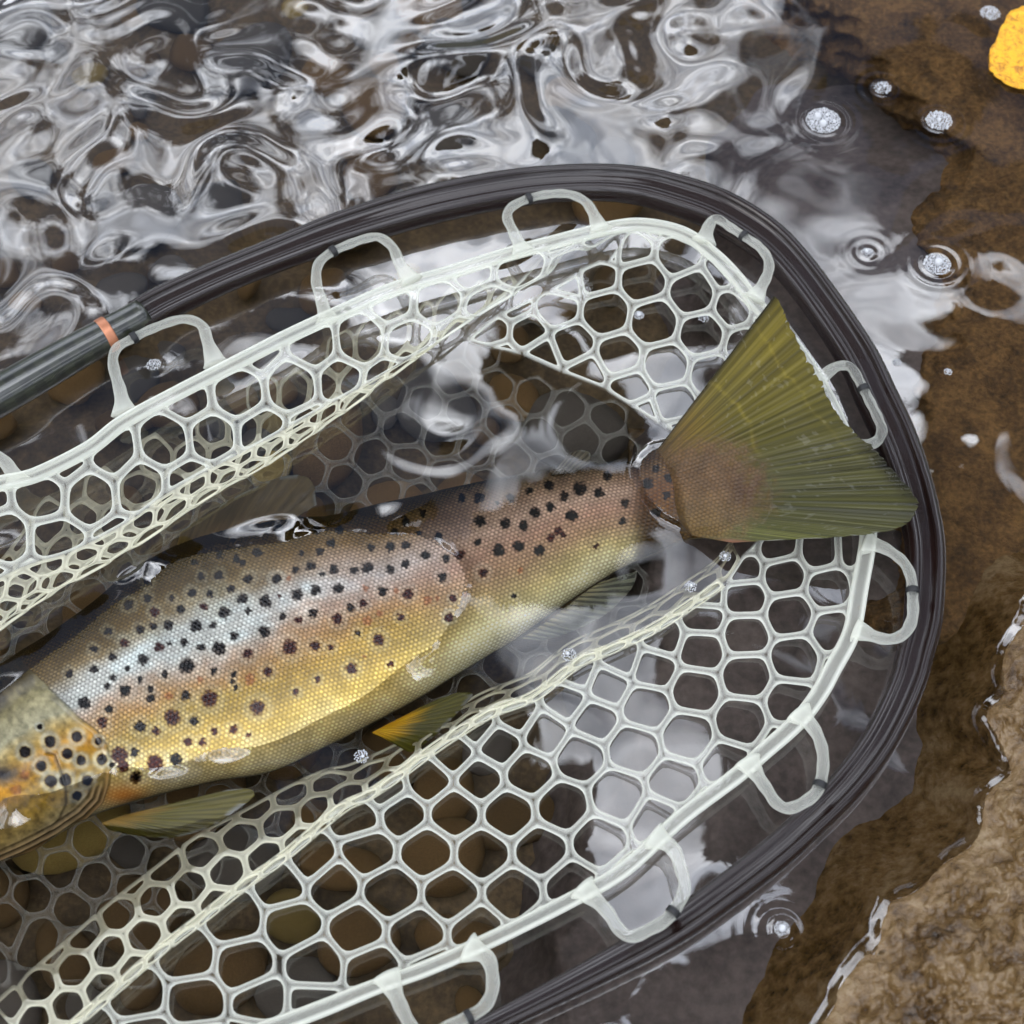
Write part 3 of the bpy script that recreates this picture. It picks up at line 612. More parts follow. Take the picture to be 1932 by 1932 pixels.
def tail_col(u, v, rp_, br, gx_, gy_):
    streak = fbm(v*105+0*u, u*1.2+3, 4); c = lerp((.16, .10, .02), (.085, .082, .022), smooth(0.1, 0.5, u)); bw_ = smooth(.16, .0, u+.25*(fbm(v*50, u*9, 3)-.5)); c = c*(1-bw_[..., None])+np.array([.13, .075, .022])*bw_[..., None]
    up_ = np.exp(-(v/0.30)**2)*smooth(0.0, 0.3, u); c = c+up_[..., None]*np.array([.09, .055, -.004])
    lo_ = np.exp(-((v-0.86)/0.14)**2)*smooth(0.05, 0.5, u); c = c+lo_[..., None]*np.array([.07, .075, .01])
    c = c*(0.32+1.45*streak**1.2)[..., None]; c = c*(1-0.22*smooth(.45, .1, rp_)*smooth(.9, .2, u))[..., None]
    low = smooth(0.93, 0.985, v)*smooth(.45, .9, u); c = c*(1-low[..., None])+np.array([.36, .16, .09])*low[..., None]
    hi = smooth(0.03, 0.0, v); c = c*(1-0.7*hi[..., None])
    ed = smooth(0.93, 1.0, u)*np.where(v > 0.62, 1.0, 0.0)*(fbm(v*40, u*6, 3) > 0.45); c = c*(1-0.6*ed[..., None])+np.array([.45, .45, .42])*0.6*ed[..., None]
    dk = smooth(0.90, 1.0, u)*np.exp(-((v-0.47)/0.10)**2); c = c*(1-0.8*dk[..., None])
    sp = ((fbm(v*46, u*34, 2) > 0.80) & (u > 0.3)); c = np.where(sp[..., None], c+0.05, c)
    for (su_, w_) in ((0.42, 0.012), (0.80, 0.010)):
        cr = np.exp(-((u-su_-0.10*(v-.2)-0.16*fbm(v*9, u*0+su_*9, 3))/w_)**2)*fbm(v*30, u*8, 2)*smooth(0.5, 0.15, v); c = c+cr[..., None]*np.array([.12, .09, .01])
    rw = root_w(gx_, gy_)*0.95; d_, _ = dome(gx_*0.94/8.2-gy_*0.34/8.2, (gx_*0.34+gy_*0.94)/7.1)
    fl_ = lerp((.13, .07, .028), (.165, .10, .034), smooth(900, 1000, gy_)); fl_ = fl_*(0.55+0.9*fbm(gx_/24, gy_/24, 4))[..., None]*(0.5+0.8*d_)[..., None]
    dkr = np.exp(-(((gx_-1415)/34)**2+((gy_-925)/40)**2)); fl_ = fl_*(1-0.45*dkr)[..., None]+dkr[..., None]*np.array([.02, .004, .003])
    c = c*0.74; c = c*(1-rw[..., None])+fl_*rw[..., None]
    return np.clip(c, 0.003, 0.8)
# height of the fleshy tail root, so that the fin skin runs up over it without a step
ROOT = np.full((140, 160), -50.0); _m = (px[:, :330] > 1180) & (py[:, :330] > 780)
_i = ((py[:, :330][_m]-780)/2).astype(int).clip(0, 139); _j = ((px[:, :330][_m]-1180)/2).astype(int).clip(0, 159)
np.maximum.at(ROOT, (_i, _j), FV[:, :330, 2][_m]/MM)
for _ in range(3):
    _p = np.pad(ROOT, 1, mode='edge'); _nb = np.max([_p[a:a+140, b_:b_+160] for a in (0, 1, 2) for b_ in (0, 1, 2)], axis=0); ROOT = np.where(ROOT < -40, _nb, ROOT)
ROOT = np.where(ROOT < -40, -12, ROOT)
def root_w(a, b_):
    r = np.sqrt(((a-1336)/100)**2+((b_-926)/86)**2)
    return smooth(1.42, 0.62, r+0.65*(fbm(a/12, b_/12, 4)-.5))
def over_root(a, b_, z, u):
    i_ = np.clip((b_-780)/2, 0, 138.9); j_ = np.clip((a-1180)/2, 0, 158.9); i0 = i_.astype(int); j0 = j_.astype(int); fi = i_-i0; fj = j_-j0
    h = (ROOT[i0, j0]*(1-fj)+ROOT[i0, j0+1]*fj)*(1-fi)+(ROOT[i0+1, j0]*(1-fj)+ROOT[i0+1, j0+1]*fj)*fi
    h = np.where(a < 1490, h, -50); k = 1.6
    zz = np.maximum(z, h)+k*np.exp(-np.abs(z-h)/k)*0.5                 # soft maximum
    d_, _ = dome(a*0.94/8.2-b_*0.34/8.2, (a*0.34+b_*0.94)/7.1)
    zz = zz*smooth(-0.02, .05, u)+(h-0.5)*(1-smooth(-0.02, .05, u))
    return zz-0.22+0.40*(d_-.35)*root_w(a, b_)
fin('tail_fin', [(1240,848,2), (1258,880,7), (1270,915,9), (1274,950,8.5), (1284,985,6.5), (1304,1010,3.0)],
    [(1462,556,25), (1482,590,25), (1512,650,25), (1545,712,25), (1570,762,25), (1602,805,25), (1648,848,24.5), (1694,892,24.5), (1724,932,24), (1731,958,24), (1712,986,24), (1676,1003,23), (1600,1012,21), (1500,1018,17), (1380,1024,11)],
    tail_col, 'fin', nu=230, nv=460, th0=0.4, nrays=44, ray_h=0.16, rag=0.035, seed=3, zfun=over_root)
def olive(base, tipc, edge=(.2, .2, .18), dark=0.55, w=(.05, .45)):
    def f(u, v, rp_, br, gx_, gy_):
        c = lerp(base, tipc, smooth(w[0], w[1], u+.25*(fbm(v*24, u*0+2, 2)-.5))); c = c*(0.6+0.8*fbm(v*30, u*1.5, 4))[..., None]*(1-dark*(rp_ > 0.8))[..., None]
        e = smooth(0.9, 1.0, u)*(fbm(v*20, u*5, 3) > .5); return np.clip(c*(1-e[..., None])+np.array(edge)*e[..., None], .004, .8)
    return f
fin('pectoral_fin', [(192,1553,0), (205,1548,1), (222,1542,2), (240,1536,2)], [(205,1567,-3), (260,1578,-3), (330,1581,-2), (400,1560,-1), (452,1525,0.5), (482,1500,1.5), (470,1488,2), (430,1490,2)], olive((.24, .14, .02), (.10, .085, .014), dark=.3), 'fin', nrays=17, ray_h=0.22, seed=5, rag=0.02)
fin('pelvic_fin', [(702,1384,-4), (712,1378,-3), (724,1372,-3), (735,1366,-3)], [(752,1410,-9), (775,1424,-9), (805,1405,-7), (845,1368,-5), (880,1330,-4), (893,1312,-4), (870,1308,-4), (835,1316,-4)], olive((.85, .50, .01), (.13, .12, .014), w=(.18, .62), dark=.3), 'fin', nrays=16, ray_h=0.22, seed=6, rag=0.03)
fin('anal_fin', [(985,1210,-10), (1040,1172,-9), (1095,1130,-9), (1130,1105,-9)], [(1022,1216,-12), (1075,1200,-12), (1140,1168,-12), (1190,1118,-12), (1202,1085,-12)], olive((.36, .33, .20), (.20, .21, .15)), 'finclear', nrays=14, ray_h=0.3, seed=7, rag=0.02)
fin('dorsal_fin', [(330,1050,-9), (400,1020,-9), (470,1004,-9), (540,996,-9)], [(345,1012,-13), (420,962,-13), (490,925,-12), (550,905,-12), (590,915,-12), (600,960,-11)], olive((.15, .095, .03), (.13, .09, .03), dark=.12), 'fin', nrays=14, ray_h=0.08, seed=8, rag=0.02)
fin('adipose_fin', [(1040,902,-8), (1062,899,-8), (1085,897,-8)], [(1075,862,-9), (1095,856,-9), (1112,862,-9), (1112,880,-9)], olive((.14, .12, .09), (.16, .14, .10)), 'fin', nrays=5, ray_h=0.1, seed=9)

# ================================================================== landing net
net = empty('landing_net', (0, 0, 0)); tag(net, 'landing net with dark composite hoop and clear rubber mesh bag holding the trout', 'net')
HO = [  # outer, inner edge of the hoop on the photograph, height mm
 (240,573,280,627,9), (300,540,333,597,9), (400,497,433,548,9), (500,457,533,507,9), (644,400,650,467,9), (811,350,822,418,9), (977,321,980,385,9), (1111,313,1100,374,9), (1211,318,1190,380,9), (1288,335,1255,397,9),
 (1371,360,1340,432,9), (1455,413,1420,478,9), (1521,473,1468,526,9), (1588,560,1526,602,9), (1655,655,1582,695,8), (1695,735,1614,768,8), (1730,808,1646,838,8), (1757,880,1670,902,8), (1778,960,1690,970,7), (1790,1044,1702,1044,7), (1786,1164,1697,1164,7), (1768,1244,1682,1230,7), (1750,1288,1672,1288,7),
 (1721,1365,1640,1350,7), (1688,1431,1600,1410,7), (1621,1515,1560,1462,7), (1555,1581,1490,1530,7), (1488,1641,1420,1592,7), (1388,1718,1330,1660,7), (1288,1788,1240,1722,7), (1150,1858,1110,1800,7), (977,1936,937,1898,7), (860,1992,826,1948,8), (640,2080,620,2020,9), (400,2150,390,2085,10), (100,2190,100,2120,11), (-300,2140,-280,2070,12), (-620,1960,-580,1900,12), (-840,1740,-780,1700,12)]
HO = np.array(HO, float)
hc = interp_curve(np.c_[(HO[:, 0]+HO[:, 2])/2, (HO[:, 1]+HO[:, 3])/2, HO], 560)
zH = hc[:, 6]*MM; HC = at(hc[:, 0], hc[:, 1], zH)
ow = at(hc[:, 2], hc[:, 3], zH); iw = at(hc[:, 4], hc[:, 5], zH); hw_ = np.linalg.norm(ow-iw, axis=1)/2; hw_ = np.convolve(np.r_[[hw_[0]]*12, hw_, [hw_[-1]]*12], np.ones(25)/25, 'valid')
# section: side + = ? travel runs clockwise on the picture, so side = cross(T, up) points inward/outward; test below
PR = np.array([(1.0, 0.05), (.95, .38), (.80, .62), (.60, .74), (.42, .70), (.34, .52), (.20, .40), (-.10, .34), (-.30, .30), (-.40, .40), (-.52, .46), (-.70, .44), (-.86, .30), (-.95, .05), (-.98, -.25), (-.85, -.62), (-.5, -.80), (.3, -.85), (.8, -.65), (.97, -.3)])
T0 = HC[101]-HC[100]; S0 = np.cross(T0, [0, 0, 1]); sgn = np.sign(S0@(ow[100]-HC[100]))
PR = PR*np.array([sgn, 1]);
if sgn < 0: PR = PR[::-1]
# finer profile
prf = interp_curve(np.vstack([PR, PR[:1]]), 49)[:-1]
al = np.r_[0, np.cumsum(np.linalg.norm(np.diff(HC, axis=0), axis=1))]/MM
hoop = sweep('hoop', HC, hw_*0.83, M['hoop'], net, profile=prf, attrs={'along': np.r_[np.repeat(al, 48), 0, 0], 'across': np.r_[np.tile(np.arange(48)*0.3, 560), 0, 0]})
sl_c = np.array([(272,592,9), (258,601,9), (240,611,9), (130,671,9.5), (0,746,10), (-150,832,10.5), (-350,960,11), (-600,1180,12), (-800,1440,12.5), (-880,1640,12.5)], float)
slc = interp_curve(sl_c, 160); SLC = at(slc[:, 0], slc[:, 1], slc[:, 2]*MM)
sal = np.r_[0, np.cumsum(np.linalg.norm(np.diff(SLC, axis=0), axis=1))]/MM
srad = 0.0069+0.0012*smooth(0, 60, sal)
sleeve = sweep('sleeve', SLC, srad, M['sleeve'], net, nseg=28, attrs={'along': np.r_[np.repeat(sal, 28), 0, 0], 'across': np.r_[np.tile(np.abs(np.arange(28)-14)*1.9, 160), 0, 0]}); sleeve['label'] = 'olive carbon sleeve of the net frame'
# copper whipping at the end of the sleeve
k0 = 8
rc = SLC[7:10]; rc = interp_curve(rc, 12)
sweep('copper_ring', rc, srad[6]*1.06*np.array([.93, 1, 1.02, 1, 1.02, 1, 1.02, 1, 1.02, 1, 1.0, .93]), M['copper'], net, nseg=28)
hd = np.array([(-830,1560,12), (-900,1700,12), (-1000,1830,12), (-1200,2000,12), (-1500,2200,12)], float); hdc = interp_curve(hd, 40)
sweep('handle', at(hdc[:, 0], hdc[:, 1], hdc[:, 2]*MM), 0.014, M['sleeve'], net, nseg=20, attrs={'along': np.r_[np.repeat(np.arange(40)*4., 20), 0, 0], 'across': np.r_[np.tile(np.abs(np.arange(20)-10)*2., 40), 0, 0]})

# rim band of the bag
BAND = [(-140,980,11), (-60,935,11), (0,912,11), (67,896,11), (167,846,11), (233,796,11), (333,742,11), (427,694,11), (540,636,11), (644,588,10), (744,545,10), (844,515,10), (944,484,10), (1044,457,10), (1144,432,10), (1211,424,10), (1288,440,10), (1348,482,10), (1392,527,9), (1428,575,9), (1492,645,9), (1552,735,9), (1604,850,9), (1632,945,8), (1638,1014,8), (1622,1111,8), (1606,1194,8), (1571,1262,8), (1546,1308,8), (1505,1361,8), (1438,1421,8), (1388,1465,8), (1288,1541,8), (1177,1641,8), (1077,1698,8), (944,1765,8), (811,1825,8), (711,1861,8), (600,1906,8), (480,1950,8), (300,2010,8), (100,2060,8), (-140,2080,8)]
bc = interp_curve(BAND, 520); BC2 = bc[:, :2]
def band_pt(i, z=None): return at(bc[i, 0], bc[i, 1], bc[i, 2]*MM if z is None else z)
BCW = at(bc[:, 0], bc[:, 1], bc[:, 2]*MM)
prb = np.array([(1, .0), (.93, .45), (.75, .62), (.5, .50), (.2, .55), (-.2, .48), (-.6, .50), (-.88, .42), (-1, 0), (-.9, -.4), (0, -.5), (.9, -.4)]); prb = interp_curve(np.vstack([prb, prb[:1]]), 25)[:-1]
# rim attribute: refraction glow painted white along both edges and along the moulded bead
rimp = np.clip(np.abs(prb[:, 0])**3*0.9+np.exp(-((prb[:, 0]*sgn-0.7)/.16)**2)*.55+0.06, 0, 1)
bag = empty('mesh_bag', (0, 0, 0)); bag.parent = net
bw = 0.0030+0.0005*fbm(np.arange(520)/40., np.zeros(520), 3)-0.0007*smooth(1200, 1700, bc[:, 1])
sweep('rim_band', BCW, bw, M['sil'], bag, profile=prb, attrs={'rim': np.r_[np.tile(rimp, 520), 1, 1]})

# cells -------------------------------------------------------------
def clip(poly, p, nrm):
    """keep the side of a convex polygon where (x-p).n <= 0"""
    out = []; d = [(q-p)@nrm for q in poly]
    for i in range(len(poly)):
        a, b_ = poly[i], poly[(i+1) % len(poly)]; da, db = d[i], d[(i+1) % len(poly)]
        if da <= 0: out.append(a)
        if (da < 0 < db) or (db < 0 < da): out.append(a+(b_-a)*da/(da-db))
    return out
def voronoi(C, box=75, A=None):
    A = np.eye(2) if A is None else A; D = np.asarray(C, float)@A.T; Ai = np.linalg.inv(A); res = []
    for i, c in enumerate(D):
        poly = [c+np.array(v)*box for v in ((-1, -1), (1, -1), (1, 1), (-1, 1))]
        dd = np.linalg.norm(D-c, axis=1); order = np.argsort(dd)[1:26]
        for k in order:
            if dd[k] > 2.9*box: break
            mid = (c+D[k])/2; poly = clip(poly, mid, D[k]-c)
            if len(poly) < 3: break
        res.append([Ai@q for q in poly] if len(poly) > 2 else None)
    return res
def resample(loop, n):
    L = np.vstack([loop, loop[:1]]); s = np.r_[0, np.cumsum(np.linalg.norm(np.diff(L, axis=0), axis=1))]
    q = np.linspace(0, s[-1], n, endpoint=False); return np.stack([np.interp(q, s, L[:, k]) for k in range(2)], -1)
def cells_mesh(name, polys, mapf, mat, half=8.0, th=0.8, parent=None, nseg=30, seed=0):
    """polys in sheet space; mapf(pts)->world; each cell: strand from its outline to a rounded hole"""
    VV, FF, RR = [], [], []; off = 0; r = np.random.default_rng(seed)
    for poly in polys:
        if poly is None or len(poly) < 3: continue
        p = np.array(poly); area = 0.5*abs(np.dot(p[:, 0], np.roll(p[:, 1], -1))-np.dot(p[:, 1], np.roll(p[:, 0], -1)))
        if area < 120: continue
        if np.dot(p[:, 0], np.roll(p[:, 1], -1))-np.dot(p[:, 1], np.roll(p[:, 0], -1)) < 0: p = p[::-1]
        c = p.mean(0)
        # inset: clip a copy by every edge moved inwards
        hp = [q.copy() for q in p]; hv = half*r.uniform(.88, 1.12)
        for i in range(len(p)):
            a, b_ = p[i], p[(i+1) % len(p)]; e = b_-a; L = np.linalg.norm(e)
            if L < 1e-6: continue
            nrm = np.array([e[1], -e[0]])/L
            hp = clip(hp, a-nrm*hv, nrm)
            if len(hp) < 3: break
        if len(hp) < 3:
            hole = resample(p*0.02+c*0.98, nseg)
        else:
            h = resample(np.array(hp), 48)
            for _ in range(5): h = 0.5*h+0.25*(np.roll(h, 1, 0)+np.roll(h, -1, 0))
            h += 0.35*half*0.16*r.standard_normal(2)
            hole = resample(h, nseg)
        # align outline samples with hole samples by angle (ray from the hole's centre)
        hc_ = hole.mean(0); outl = []
        for q in hole:
            d = q-hc_; d = d/(np.linalg.norm(d)+1e-9); best = None
            for i in range(len(p)):
                a, b_ = p[i], p[(i+1) % len(p)]; e = b_-a; den = d[0]*e[1]-d[1]*e[0]
                if abs(den) < 1e-9: continue
                t_ = ((a[0]-hc_[0])*e[1]-(a[1]-hc_[1])*e[0])/den; s_ = ((a[0]-hc_[0])*d[1]-(a[1]-hc_[1])*d[0])/den
                if t_ > 0 and -0.001 <= s_ <= 1.001 and (best is None or t_ < best): best = t_
            outl.append(hc_+d*best if best is not None else q)
        outl = np.array(outl)
        rings_ = [(0, .86, 0.05), (.45, .95, .12), (.80, .74, .55), (.97, .30, 1.0), (1.0, -.15, 1.0), (.85, -.62, .6), (.4, -.85, .2), (0, -.85, .05)]  # third value paints the edge glow towards the hole
        for (w, zz, rm) in rings_:
            q = outl*(1-w)+hole*w
            VV.append(np.c_[q, np.full(nseg, zz*th)]); RR.append(np.full(nseg, rm))
        k = len(rings_); F = grid_faces(k, nseg, True)+off; FF.append(F); off += k*nseg
    if not VV: return None
    Q_ = np.vstack(VV); w = mapf(Q_[:, :2]); e = 0.5
    du = mapf(Q_[:, :2]+np.array([e, 0]))-mapf(Q_[:, :2]-np.array([e, 0])); dv2 = mapf(Q_[:, :2]+np.array([0, e]))-mapf(Q_[:, :2]-np.array([0, e]))
    nn = np.cross(du, dv2); nn /= np.linalg.norm(nn, axis=1)[:, None]+1e-12
    if nn[:, 2].mean() < 0: nn = -nn
    return mesh_arr(name, w+nn*Q_[:, 2:3]*MM, np.vstack(FF), mat, parent, attrs={'rim': np.concatenate(RR)})
def clip_band(polys, centers, inset=8):
    out = []
    seg = BC2
    for poly, c in zip(polys, centers):
        if poly is None: out.append(None); continue
        d = np.linalg.norm(seg-c, axis=1); k = int(np.clip(d.argmin(), 2, len(seg)-3)); tg = seg[k+2]-seg[k-2]; tg /= np.linalg.norm(tg)
        nrm = np.array([tg[1], -tg[0]])                    # clockwise on a y-down picture: outward
        p = clip([np.array(q) for q in poly], seg[k]-nrm*inset, nrm)
        out.append(p if len(p) > 2 else None)
    return out
def cc(ox_, oy_, s, rows): return [(ox_+a*s, oy_+b_*s) for a, b_ in rows]
third = 1/3.0
R1 = cc(1056.6, 955.9, .3125, [(1310,235),(1570,260),(1790,250),(1095,375),(1350,410),(1625,490),(1110,540),(1385,645),(1660,750),(870,530),(860,660),(1115,770),(1420,915),(615,785),(850,862),(1125,1020),(1390,1185),(365,905),(560,970),(815,1105),(1095,1295),(100,995),(285,1075),(515,1200),(770,1380),(1010,1565),(40,1165),(205,1285),(440,1460),(690,1670),(115,1500),(350,1735),(600,1890),(1080,200),(1900,430),(1880,650),(1720,1010),(1660,1260),(1350,1460),(1260,1700),(900,1850)])
R1 += cc(644, 1288, third, [(1230,85),(985,170),(760,240),(890,350),(1155,280),(630,390),(490,545),(780,540),(1060,505),(1350,440),(250,605),(335,735),(640,730),(945,735),(1245,700),(1560,635),(100,770),(150,940),(480,955),(800,965),(1130,945),(1455,905),(1770,840),(-60,1140),(285,1190),(620,1195),(970,1195),(1310,1150),(90,1400),(420,1420),(780,1410),(180,1620),(-150,1600),(1150,1420),(1640,1120),(520,1650),(-160,1830),(200,1850)])
R1 += cc(0, 1288, third, [(1600,1140),(1660,1365),(1320,1335),(1380,1590),(1060,1545),(1740,1610),(1100,1800),(780,1775),(1480,1820),(1440,2030),(820,2010),(500,1990),(1130,2060),(1760,1010)])
def dedupe(L, r=24):
    out = []
    for p in L:
        if all(math.hypot(p[0]-q[0], p[1]-q[1]) > r for q in out): out.append(p)
    return out
R1 = np.array(dedupe(R1))
FOLD1 = interp_curve([(1440,1010), (1400,1050), (1369,1093), (1300,1143), (1231,1187), (1160,1221), (1088,1253), (1010,1312), (927,1345), (860,1385), (807,1421), (754,1461), (694,1501), (644,1526), (533,1618), (467,1665), (383,1731), (300,1795), (200,1881), (120,1950), (40,2020), (-140,2170)], 260)
fd, fs, fa = pl_dist(R1[:, 0], R1[:, 1], FOLD1)
pol = voronoi(R1, 62)
# the fold cuts the cells
def clip_fold(polys, centers, fold, inset=0, flip=1):
    out = []
    for poly, c in zip(polys, centers):
        if poly is None: out.append(None); continue
        d = np.linalg.norm(fold-c, axis=1); k = int(np.clip(d.argmin(), 2, len(fold)-3)); tg = fold[k+2]-fold[k-2]; tg /= np.linalg.norm(tg)
        nrm = np.array([tg[1], -tg[0]])*flip
        p = clip([np.array(q) for q in poly], fold[k]-nrm*inset, nrm); out.append(p if len(p) > 2 else None)
    return out
# which side keeps the lower right?
_k = 100; _tg = FOLD1[_k+2]-FOLD1[_k-2]; _n = np.array([_tg[1], -_tg[0]]); fl = -np.sign(_n@(np.array([1300, 1500])-FOLD1[_k]))
pol = clip_fold(pol, R1, FOLD1, 0, fl); pol = clip_band(pol, R1, 9)
def z_R1(a, b_):
    d, s, arc = pl_dist(a, b_, FOLD1); db, _, _ = pl_dist(a, b_, BC2[::4])
    t_ = d/(d+db+1e-6)
    zf = np.interp(arc, [0, 150, 500, 900, 1400, 2200], [1.0, 1.5, 2.5, 4, 6, 7])   # fold height along its length
    return zf*(1-t_)+8.0*t_-3.0*np.sin(math.pi*t_)
cells_mesh('mesh_panel', pol, lambda q: at(q[:, 0], q[:, 1], z_R1(q[:, 0], q[:, 1])*MM), M['sil'], 6.5, 0.75, bag, seed=1)
# beyond the fold: mesh turns down towards the water and the fish
def hexes(s0, s1, t0, t1, pitch_, rot=0.0, jit=0.05, seed=0):
    r = np.random.default_rng(seed); out = []
    R_ = np.array([[math.cos(rot), -math.sin(rot)], [math.sin(rot), math.cos(rot)]]); n = int((s1-s0+t1-t0)/pitch_)+6
    mid = np.array([(s0+s1)/2, (t0+t1)/2])
    for i in range(-n, n):
        for j in range(-n, n):
            p = R_@np.array([(i+0.5*(j % 2))*pitch_, j*pitch_*.866])+mid+r.standard_normal(2)*jit*pitch_
            if s0-pitch_ < p[0] < s1+pitch_ and t0-pitch_ < p[1] < t1+pitch_: out.append(p)
    return np.array(out)
class Sheet:
    """strip along a curve: s runs along it, tau away from it; d(tau), z(tau) give the section"""
    def __init__(self, curve, side, prof):
        self.c = np.asarray(curve); self.L = np.r_[0, np.cumsum(np.linalg.norm(np.diff(self.c[:, :2], axis=0), axis=1))]
        tg = np.gradient(self.c[:, :2], axis=0); tg = np.stack([np.convolve(np.pad(tg[:, k], 20, mode='edge'), np.ones(41)/41, 'valid') for k in (0, 1)], -1)
        tg /= np.linalg.norm(tg, axis=1)[:, None]; self.n = np.stack([tg[:, 1], -tg[:, 0]], -1)*side; self.prof = prof
    def __call__(self, q):
        s = q[:, 0]; f = lambda a: np.interp(s, self.L, a)
        d, z = self.prof(s, q[:, 1]); nn = np.stack([f(self.n[:, 0]), f(self.n[:, 1])], -1); nn /= np.linalg.norm(nn, axis=1)[:, None]
        base = np.stack([f(self.c[:, 0]), f(self.c[:, 1])], -1)
        # points before / after the ends continue straight
        p = base+nn*d[:, None]; return at(p[:, 0], p[:, 1], z*MM)
def sheet_cells(name, sh, s0, s1, t0, t1, pitch_, rot, mat, half, th, seed, A=None, maxf=None):
    C = hexes(s0, s1, t0, t1, pitch_, rot, 0.05, seed); P_ = voronoi(C, pitch_*0.9); out = []
    for c, p in zip(C, P_):
        if p is None or (maxf is not None and c[1] > maxf(c[0])): continue
        for pt, nm in (((s0, 0), (-1, 0)), ((s1, 0), (1, 0)), ((0, t0), (0, -1)), ((0, t1), (0, 1))):
            p = clip(p, np.array(pt, float), np.array(nm, float))
            if len(p) < 3: break
        if len(p) > 2: out.append(np.array(p))
    return cells_mesh(name, out, sh, mat, half, th, bag, seed=seed)
# (a) far side of the lower fold, from the ridge towards the fish; flat and wide at lower left, steep further up
side_f = fl*1.0
f1L = np.r_[0, np.cumsum(np.linalg.norm(np.diff(FOLD1, axis=0), axis=1))]
def prof_a(s, tau):
    k = smooth(700, 1250, s)                      # 0 upper right .. 1 lower left
    d = (22*(1-np.exp(-tau/30))+0.06*tau)*(1-k)+k*(0.86*tau)
    z0 = np.interp(s, [0, 150, 500, 900, 1400, 2200], [1.0, 1.5, 2.5, 4, 6, 7])
    z = z0-(tau*0.16)*(1-k)-k*(tau*0.062)
    return d, z
shA = Sheet(FOLD1, side_f, prof_a)
sheet_cells('fold_panel', shA, 60, 1700, 0, 150, 74, 0.32, M['silyel'], 6.2, 0.6, 3)
# squeezed strip on top of the ridge itself
def prof_r(s, tau):
    z0 = np.interp(s, [0, 150, 500, 900, 1400, 2200], [1.0, 1.5, 2.5, 4, 6, 7]); return -10+0.26*tau+0*s, z0+1.2+0.8*np.sin(tau/60*math.pi)
sheet_cells('ridge_panel', Sheet(FOLD1, side_f, prof_r), 120, 1700, 0, 76, 60, 0.2, M['silyel'], 6.5, 0.6, 4)
# (b) wall of the bag under the upper arm: hangs from the band, rolls over and comes back underneath
FOLD3 = interp_curve([(-140,1280), (0,1192), (120,1110), (260,1030), (400,935), (500,880), (600,815), (700,745), (800,672), (900,600), (1000,540), (1080,490), (1160,445), (1200,430)], 200)
up_end = int(np.argmin(np.linalg.norm(BC2-np.array([1190, 425]), axis=1)))
curveB = bc[:up_end+1, :2]; fdist, _, _ = pl_dist(curveB[:, 0], curveB[:, 1], FOLD3)
LB_ = np.r_[0, np.cumsum(np.linalg.norm(np.diff(curveB, axis=0), axis=1))]
def prof_b(s, tau):
    D = np.interp(s, LB_, fdist); T = 1.25*D+14
    a = np.clip(tau/T, 0, 2)*math.pi/2
    d = 6+(D-6)*np.sin(np.minimum(a, math.pi*0.93)); z = 10.5-5.0*(1-np.cos(a))-0.0*tau-3.2*(a > math.pi/2)*(a-math.pi/2)
    return d, z
shB = Sheet(curveB, -1.0, prof_b)
_q = shB(np.array([[400., 80.]])); _pp = proj(_q)[0]
if pl_dist(_pp[None, 0], _pp[None, 1], FOLD3)[0][0] > np.interp(400, LB_, fdist): shB = Sheet(curveB, 1.0, prof_b)
sheet_cells('side_panel', shB, 0, float(LB_[-1]), 0, 150, 98, 0.42, M['sil'], 7.6, 0.75, 5, maxf=lambda s: 1.8*(1.25*np.interp(s, LB_, fdist)+14))
sheet_cells('returning_panel', shB, 0, float(LB_[-1]), 150, 520, 68, 0.42, M['silyel'], 5.8, 0.65, 6, maxf=lambda s: 1.8*(1.25*np.interp(s, LB_, fdist)+14))
# (c) behind the tail
R2 = np.array(cc(946, 362, .2604, [(745,385),(960,400),(1270,440),(680,600),(1020,630),(1390,730),(1700,830),(400,830),(750,870),(1110,940),(1460,1030),(1780,1120),(180,1020),(505,1110),(845,1195),(1190,1260),(1530,1330),(290,1195),(610,1325),(920,1440),(1250,1540),(1580,1620),(1000,1625),(1300,1760),(80,815),(-60,1000),(0,1200),(450,640),(300,1420),(650,1600),(900,1800),(1850,1330),(1650,560),(1950,900),(600,280),(1100,200),(1800,700)]))
pol2 = voronoi(R2, 62)
LOW2 = interp_curve([(870,640), (946,660), (985,669), (1063,703), (1128,729), (1172,755), (1251,805), (1330,850), (1420,880)], 80)
_k = 40; _tg = LOW2[_k+2]-LOW2[_k-2]; _n = np.array([_tg[1], -_tg[0]]); fl2 = -np.sign(_n@(np.array([1250, 600])-LOW2[_k]))
UP2 = interp_curve([(880,640), (946,590), (1019,555), (1071,526), (1112,500), (1149,487), (1180,440), (1200,400)], 60)
_k = 30; _tg = UP2[_k+2]-UP2[_k-2]; _n = np.array([_tg[1], -_tg[0]]); fl3 = -np.sign(_n@(np.array([1200, 600])-UP2[_k]))
pol2 = clip_fold(pol2, R2, LOW2, 0, fl2); pol2 = clip_fold(pol2, R2, UP2, 0, fl3); pol2 = clip_band(pol2, R2, 9)
def z_R2(a, b_):
    d, s, arc = pl_dist(a, b_, LOW2); db, _, _ = pl_dist(a, b_, BC2[::4]); t_ = d/(d+db+1e-6)
    return 0.6*(1-t_)+9.5*t_-2.0*np.sin(math.pi*t_)
cells_mesh('end_panel', pol2, lambda q: at(q[:, 0], q[:, 1], z_R2(q[:, 0], q[:, 1])*MM), M['sil'], 6.3, 0.75, bag, seed=8)
